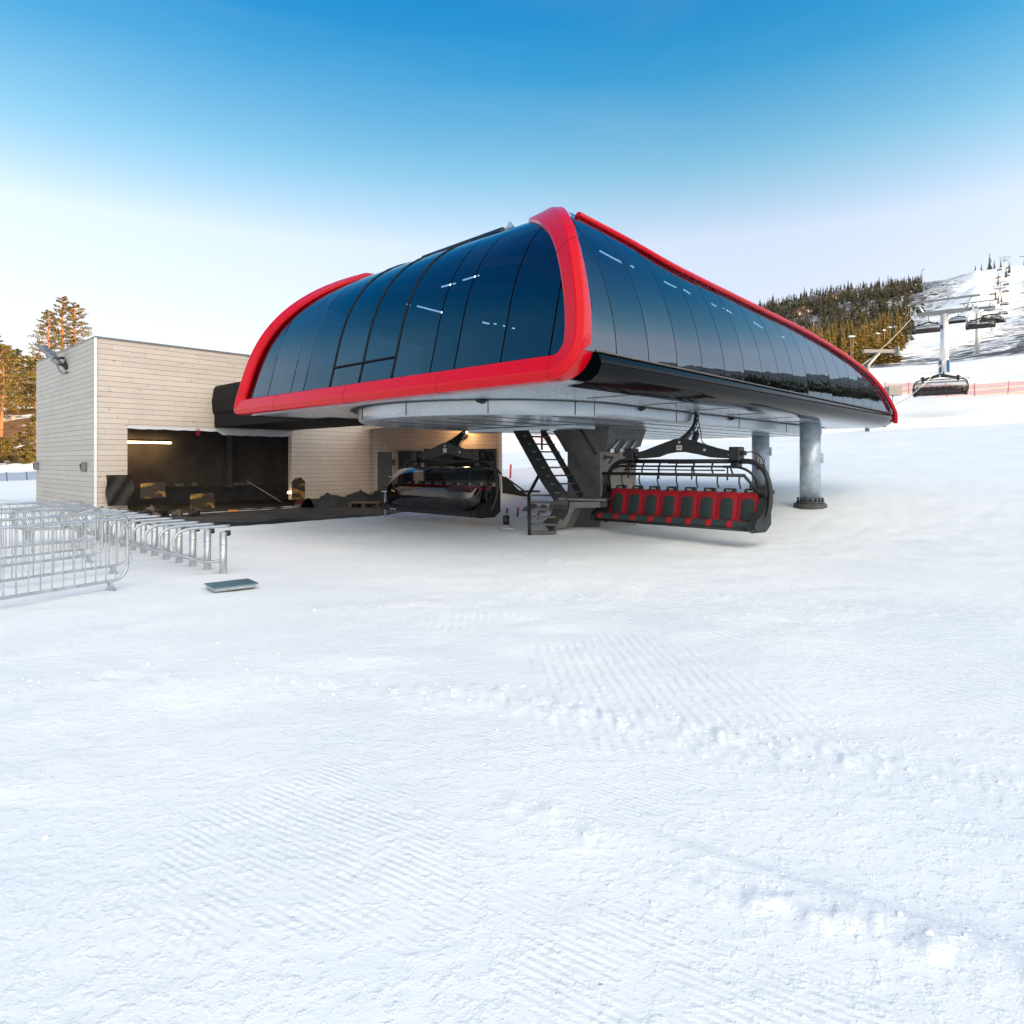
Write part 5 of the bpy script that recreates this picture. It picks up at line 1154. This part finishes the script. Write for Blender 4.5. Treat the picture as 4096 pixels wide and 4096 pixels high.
# ------------------------------------------------------------------ towers, ropes, chairs on the line
LD = Vector((.61, .79, 0)); LNR = Vector((.79, -.61, 0)); la = math.atan2(LD.y, LD.x)
TW = [(55.2, 83.0, 20.6, .46, 'nearest lift tower, thick pale shaft with blue pads and long steel crossarm'), (115.3, 161, 39.4, .46, 'second lift tower up the line, half hidden by chairs'), (195, 264, 61.2, .45, 'third lift tower, its shaft below a pair of chairs'), (306, 408, 110, .45, 'fourth lift tower beside the uppermost snow heap'),
      (361, 480, 134, .45, 'fifth lift tower, short with reddish stripes'), (470, 620, 193, .5, 'topmost lift tower with a wide frame on the skyline')]
tops = []
BLUE = mat('blue_pad', (.02, .14, .42), .6); PINKW = mat('pinkish_reflector', (.62, .12, .2), .6)
for i, (x, y, zt, r, lb) in enumerate(TW):
    zg = ground(x, y); O = (x, y, zg); t = empty('lift_tower', O, lb, 'lift tower', 'lift towers up the slope')
    c = Vector((x, y, 0)); A = lambda a, b, z: c + LD * a + LNR * b + Vector((0, 0, z))
    m = MB(); m.cyl((x, y, zg - 1), (x, y, zt), r * 1.02, r * .92, 24 if i < 2 else 10); sh = m.build('shaft', PIPE, t, O)
    if i == 0:
        for sb in (-1, 1): m = MB(); m.box(A(-.1, sb * r * 1.12, zg + .75), (.7, .16, 1.5), la, bev=.03); m.build('safety_pad', BLUE, t, O)
        m = MB(); m.box(A(-.46, -.28, zt - 1.7), (.05, .35, .5), la); m.build('number_sign', NAVY, t, O)
    if i >= 3:
        m = MB(); m.box(A(0, r * 1.0, zt - 4), (.3, .12, 8 if i == 3 else 6), la); m.build('reflector_strip', PINKW, t, O)
    m = MB(); zc = zt + .25
    m.prism([A(-.2, -3.5, zc - .16), A(-.2, 0, zc - .34), A(-.2, 3.5, zc - .16), A(-.2, 3.5, zc + .2), A(-.2, 0, zc + .28), A(-.2, -3.5, zc + .2)], tuple(LD * .4)); m.build('crossarm', STEELD, t, O)
    for sb in (-1, 1):
        m = MB(); m.tube([A(0, sb * 2.3, zc + .2), A(0, sb * 2.95, zc + 1.55)], .13, 6); m.tube([A(0, sb * 2.95, zc + 1.55), A(0, sb * 2.2, zc + .9)], .05, 5); m.build('frame_strut', STEEL, t, O)
        m = MB(); m.box(A(0, sb * 3.05, zc - .12), (3.6, .14, .22), la); m.build('sheave_beam', STEEL, t, O)
        m = MB()
        for k in range(8):
            q = A(-1.6 + .457 * k, sb * 3.05, zc + .06); m.cyl(q - LNR * .06, q + LNR * .06, .2, n=12)
        m.build('sheave_wheels', STEELD, t, O)
        m = MB(); m.box(A(0, sb * 3.35, zc - .35), (3.4, .35, .05), la); m.tube([A(-1.7, sb * 3.5, zc - .33), A(-1.7, sb * 3.5, zc + .7), A(1.7, sb * 3.5, zc + .7), A(1.7, sb * 3.5, zc - .33)], .03, 5); m.build('maintenance_walkway', STEEL, t, O)
    m = MB(); m.box(A(0, 0, zc + 1.62), (.28, 7.4, .22), la); 
    if i == 5: m.box(A(0, 0, zc + 3.4), (.3, 9.5, .3), la); m.tube([A(0, -4, zc + 1.6), A(0, -4.4, zc + 3.4)], .12, 5); m.tube([A(0, 4, zc + 1.6), A(0, 4.4, zc + 3.4)], .12, 5); m.tube([A(0, 0, zc), A(0, 0, zc + 3.4)], .2, 6)
    m.build('service_frame', STEELD, t, O)
    tops.append((A(0, 3.05, zc + .27), A(0, -3.05, zc + .27)))
ropes = []
for k, (w, nm, zz) in enumerate(((2.0, 'steel haul rope on the near side of the lift, running up from the station nose', 3.3), (8.6, 'steel haul rope on the far side of the lift, left of the tower shafts', 3.3))):
    pts = [S(15.5, w, zz), S(18.3, w, zz + .05)]; last = pts[-1]; 
    for j, tp in enumerate(tops):
        b = tp[k]
        for q in range(1, 9):
            f = q / 8; sag = (-2.6 if j == 0 else -.016 * (b - last).length) * math.sin(math.pi * f ** (.8 if j == 0 else 1)); pts.append(last.lerp(b, f) + Vector((0, 0, sag)))
        last = b
    ropes.append(pts)
    m = MB(); m.tube(pts, .028, 6); plain(m, 'haul_rope', mat('rope_steel%d' % k, (.50, .48, .45), .5, .3), tuple(pts[0]), nm, 'rope')
def on_rope(k, d):
    P = ropes[k]
    for a, b in zip(P[1:-1], P[2:]):
        if a.y <= d <= b.y: return a.lerp(b, (d - a.y) / (b.y - a.y))
    return P[-1]
lines = [(0, 52.0, 'nearest chair on the line, hanging in front of the first tower above the net fence'), (1, 97, 'chair just left of the first tower shaft, partly behind it'), (0, 99, 'chair hanging in front of the second tower shaft'),
         (1, 150, 'small distant chair between the first and second towers'), (0, 140, 'chair overlapping the top of the second tower at its right'), (0, 186, 'small chair right of the third tower top'), (0, 228, 'smaller chair just below its neighbour right of the third tower'),
         (0, 292, 'tiny chair on the piste below the fourth tower'), (0, 345, 'tiny chair lower right of the fifth tower'), (0, 400, 'tiny chair right beside the fourth tower top'), (1, 205, 'tiny chair behind the second tower arm'), (1, 262, 'tiny chair above the third tower'), (1, 330, 'tiny chair on the uphill side below the scrub'), (1, 400, 'tiny chair at the dark scrub left of the fourth tower'),
         (0, 470, 'tiny chair above the fifth tower'), (1, 540, 'tiny chair below the topmost tower, left side'), (0, 540, 'tiny chair below the topmost tower, right side'), (1, 585, 'tiny chair just under the top frame at left'), (0, 585, 'tiny chair just under the top frame at right')]
src = ch39
for k, d, lb in lines:
    o = copy_tree(src, None, lb) if d < 110 else None
    if o is None:
        o = src.copy(); COL.objects.link(o); o['label'] = lb
        for c_ in kids(src):
            if c_.name.split('.')[0] in ('hanger_arm', 'yoke', 'bail_frame', 'seat_shell', 'bubble', 'bubble_skirt', 'bubble_frame', 'front_lip', 'clamp_box', 'side_wing'):
                e_ = c_.copy(); COL.objects.link(e_); e_.parent = o
    o['group'] = 'chairs riding up and down the line'; o.scale = (.86,) * 3
    g_ = on_rope(k, d); o.location = g_ + Vector((0, 0, .05)); o.rotation_euler.z = math.atan2(-LNR.y, -LNR.x) + math.pi
# little gantry poking out behind the nose, sheds, lamp posts, cabins
p = at(3520, 1405, 46); gt = empty('service_gantry', tuple(p), 'grey steel gantry arm peeping out above the tip of the station', 'gantry')
m = MB(); m.box(p + Vector((0, 0, 0)), (2.4, .3, .22)); m.box(p + Vector((1.2, 0, 0)), (.1, .5, .6)); m.build('beam', STEELD, gt, tuple(p)); m = MB(); m.tube([p + Vector((-.1, 0, -.1)), p + Vector((-.9, 0, -1.0)), p + Vector((-.9, 0, -6))], .16, 6); m.build('post', STEELD, gt, tuple(p))
p = at(3572, 1565, 60); sb_ = empty('control_cabinet', tuple(p), 'small grey cabinet on a pole right behind the station tip', 'cabinet')
m = MB(); m.box(p, (1.2, .8, .8), bev=.02); m.build('box', STEELD, sb_, tuple(p)); m = MB(); m.cyl(p + Vector((0, 0, -1.6)), p, .08, n=8); m.build('pole', STEEL, sb_, tuple(p))
lamps = [(3404, 1455, 160), (3412, 1420, 175), (3484, 1435, 170), (3512, 1415, 186), (3538, 1390, 205), (3560, 1375, 225), (3582, 1340, 215), (3562, 1240, 330), (3577, 1220, 345), (3590, 1205, 360), (3604, 1200, 380), (3615, 1180, 400), (3624, 1175, 430), (3634, 1170, 450), (3644, 1130, 520), (3662, 1120, 560)]
def lamp_post(lb):
    t = empty('piste_lamp', (0, 0, 0), lb, 'lamp post', 'piste lamp posts along the edge of the wood')
    m = MB(); m.cyl((0, 0, -.5), (0, 0, 8), .13, .08, 8); m.build('pole', mat('pine_pole', (.36, .24, .13), .8), t)
    m = MB(); m.box((0, 0, 8.05), (1.1, .5, .22)); m.box((-.4, 0, 8.25), (.2, .4, .2)); m.build('lamp_head', STEEL, t); return t
lp0 = lamp_post('nearest piste lamp post at the foot of the golden wood')
for i, (u, v, d) in enumerate(lamps):
    o = lp0 if i == 0 else copy_tree(lp0, None, 'piste lamp post number %s up the edge of the wood, counted from the foot' % ['', 'two', 'three', 'four', 'five', 'six', 'seven', 'eight', 'nine', 'ten', 'eleven', 'twelve', 'thirteen', 'fourteen', 'fifteen', 'sixteen'][i])
    p = at(u, v, d); zg = ground(p.x, p.y); o.location = (p.x, p.y, zg)
def cabin(u, d, w, rz_, lb, mt):
    x = (u - 2048) / F * d; z = ground(x, d); t = empty('cabin', (x, d, z), lb, 'cabin', 'log cabins on the hillside', rz_)
    m = MB(); m.box((0, 0, 1.6), (w, w * .7, 4.2)); m.prism([(-w / 2, -w * .35, 3.7), (w / 2, -w * .35, 3.7), (0, -w * .35, 3.7 + w * .22)], (0, w * .7, 0)); m.build('wall', mt, t)
    m = MB(); h = w * .22
    for s_ in (-1, 1): m.prism([(s_ * (w / 2 + .8), -w * .42, 3.5), (0, -w * .42, 3.85 + h), (0, w * .42, 3.85 + h), (s_ * (w / 2 + .8), w * .42, 3.5)], (0, 0, .35))
    m.build('roof', TIMBER, t)
    for k in range(3):
        m = MB(); m.box((-w * .26 + w * .26 * k, -w * .352, 2.2), (w * .16, .05, 1.9)); m.build('window', WHITE if k == 1 else WGLASS, t)
CABW = mat('brown_logs', (.13, .075, .04), .8)
for u, d, w, r_, lb in ((3088, 560, 10, .3, 'small brown cabin with lit gable nearest the station edge'), (3106, 548, 9, -.2, 'small cabin with white window just right of the first'), (3190, 560, 11, .1, 'wide dark cabin with pale windows in the middle of the slope'), (3204, 590, 11, .4, 'cabin with a tall gable behind the wide one'), (3232, 575, 9, -.3, 'narrow cabin at the right of the cluster'), (3330, 640, 13, .2, 'large dark cabin on the ridge among the spruces'), (3310, 620, 10, -.1, 'small ridge cabin with a white gable')):
    cabin(u, d, w, r_, lb, CABW)
for (u, v, d, hh, lb) in ((3688, 1115, 640, 15, 'thin radio mast at the upper end of the dark wood'),):
    p = at(u, v, d); zg = ground(p.x, p.y); m = MB(); m.tube([(0, 0, 0), (0, 0, hh)], .25, 5); m.tube([(0, 0, hh), (3, 0, hh + .3)], .2, 4); m.tube([(0, 0, hh * .5), (4, 0, 0)], .12, 4); plain(m, 'mast', DARK, (p.x, p.y, zg), lb, 'mast')
p = at(4094, 1040, 680); zg = ground(p.x, p.y); m = MB(); m.tube([(-1, 0, 0), (1.5, 0, 17)], .35, 5); m.tube([(-4, 0, 16.5), (6, 0, 18)], .3, 5); m.tube([(3, 0, 2), (2, 0, 17)], .2, 5); plain(m, 'drag_lift_pylon', DARK, (p.x, p.y, zg), 'dark T-shaped lift pylon on the skyline at the right edge', 'pylon')
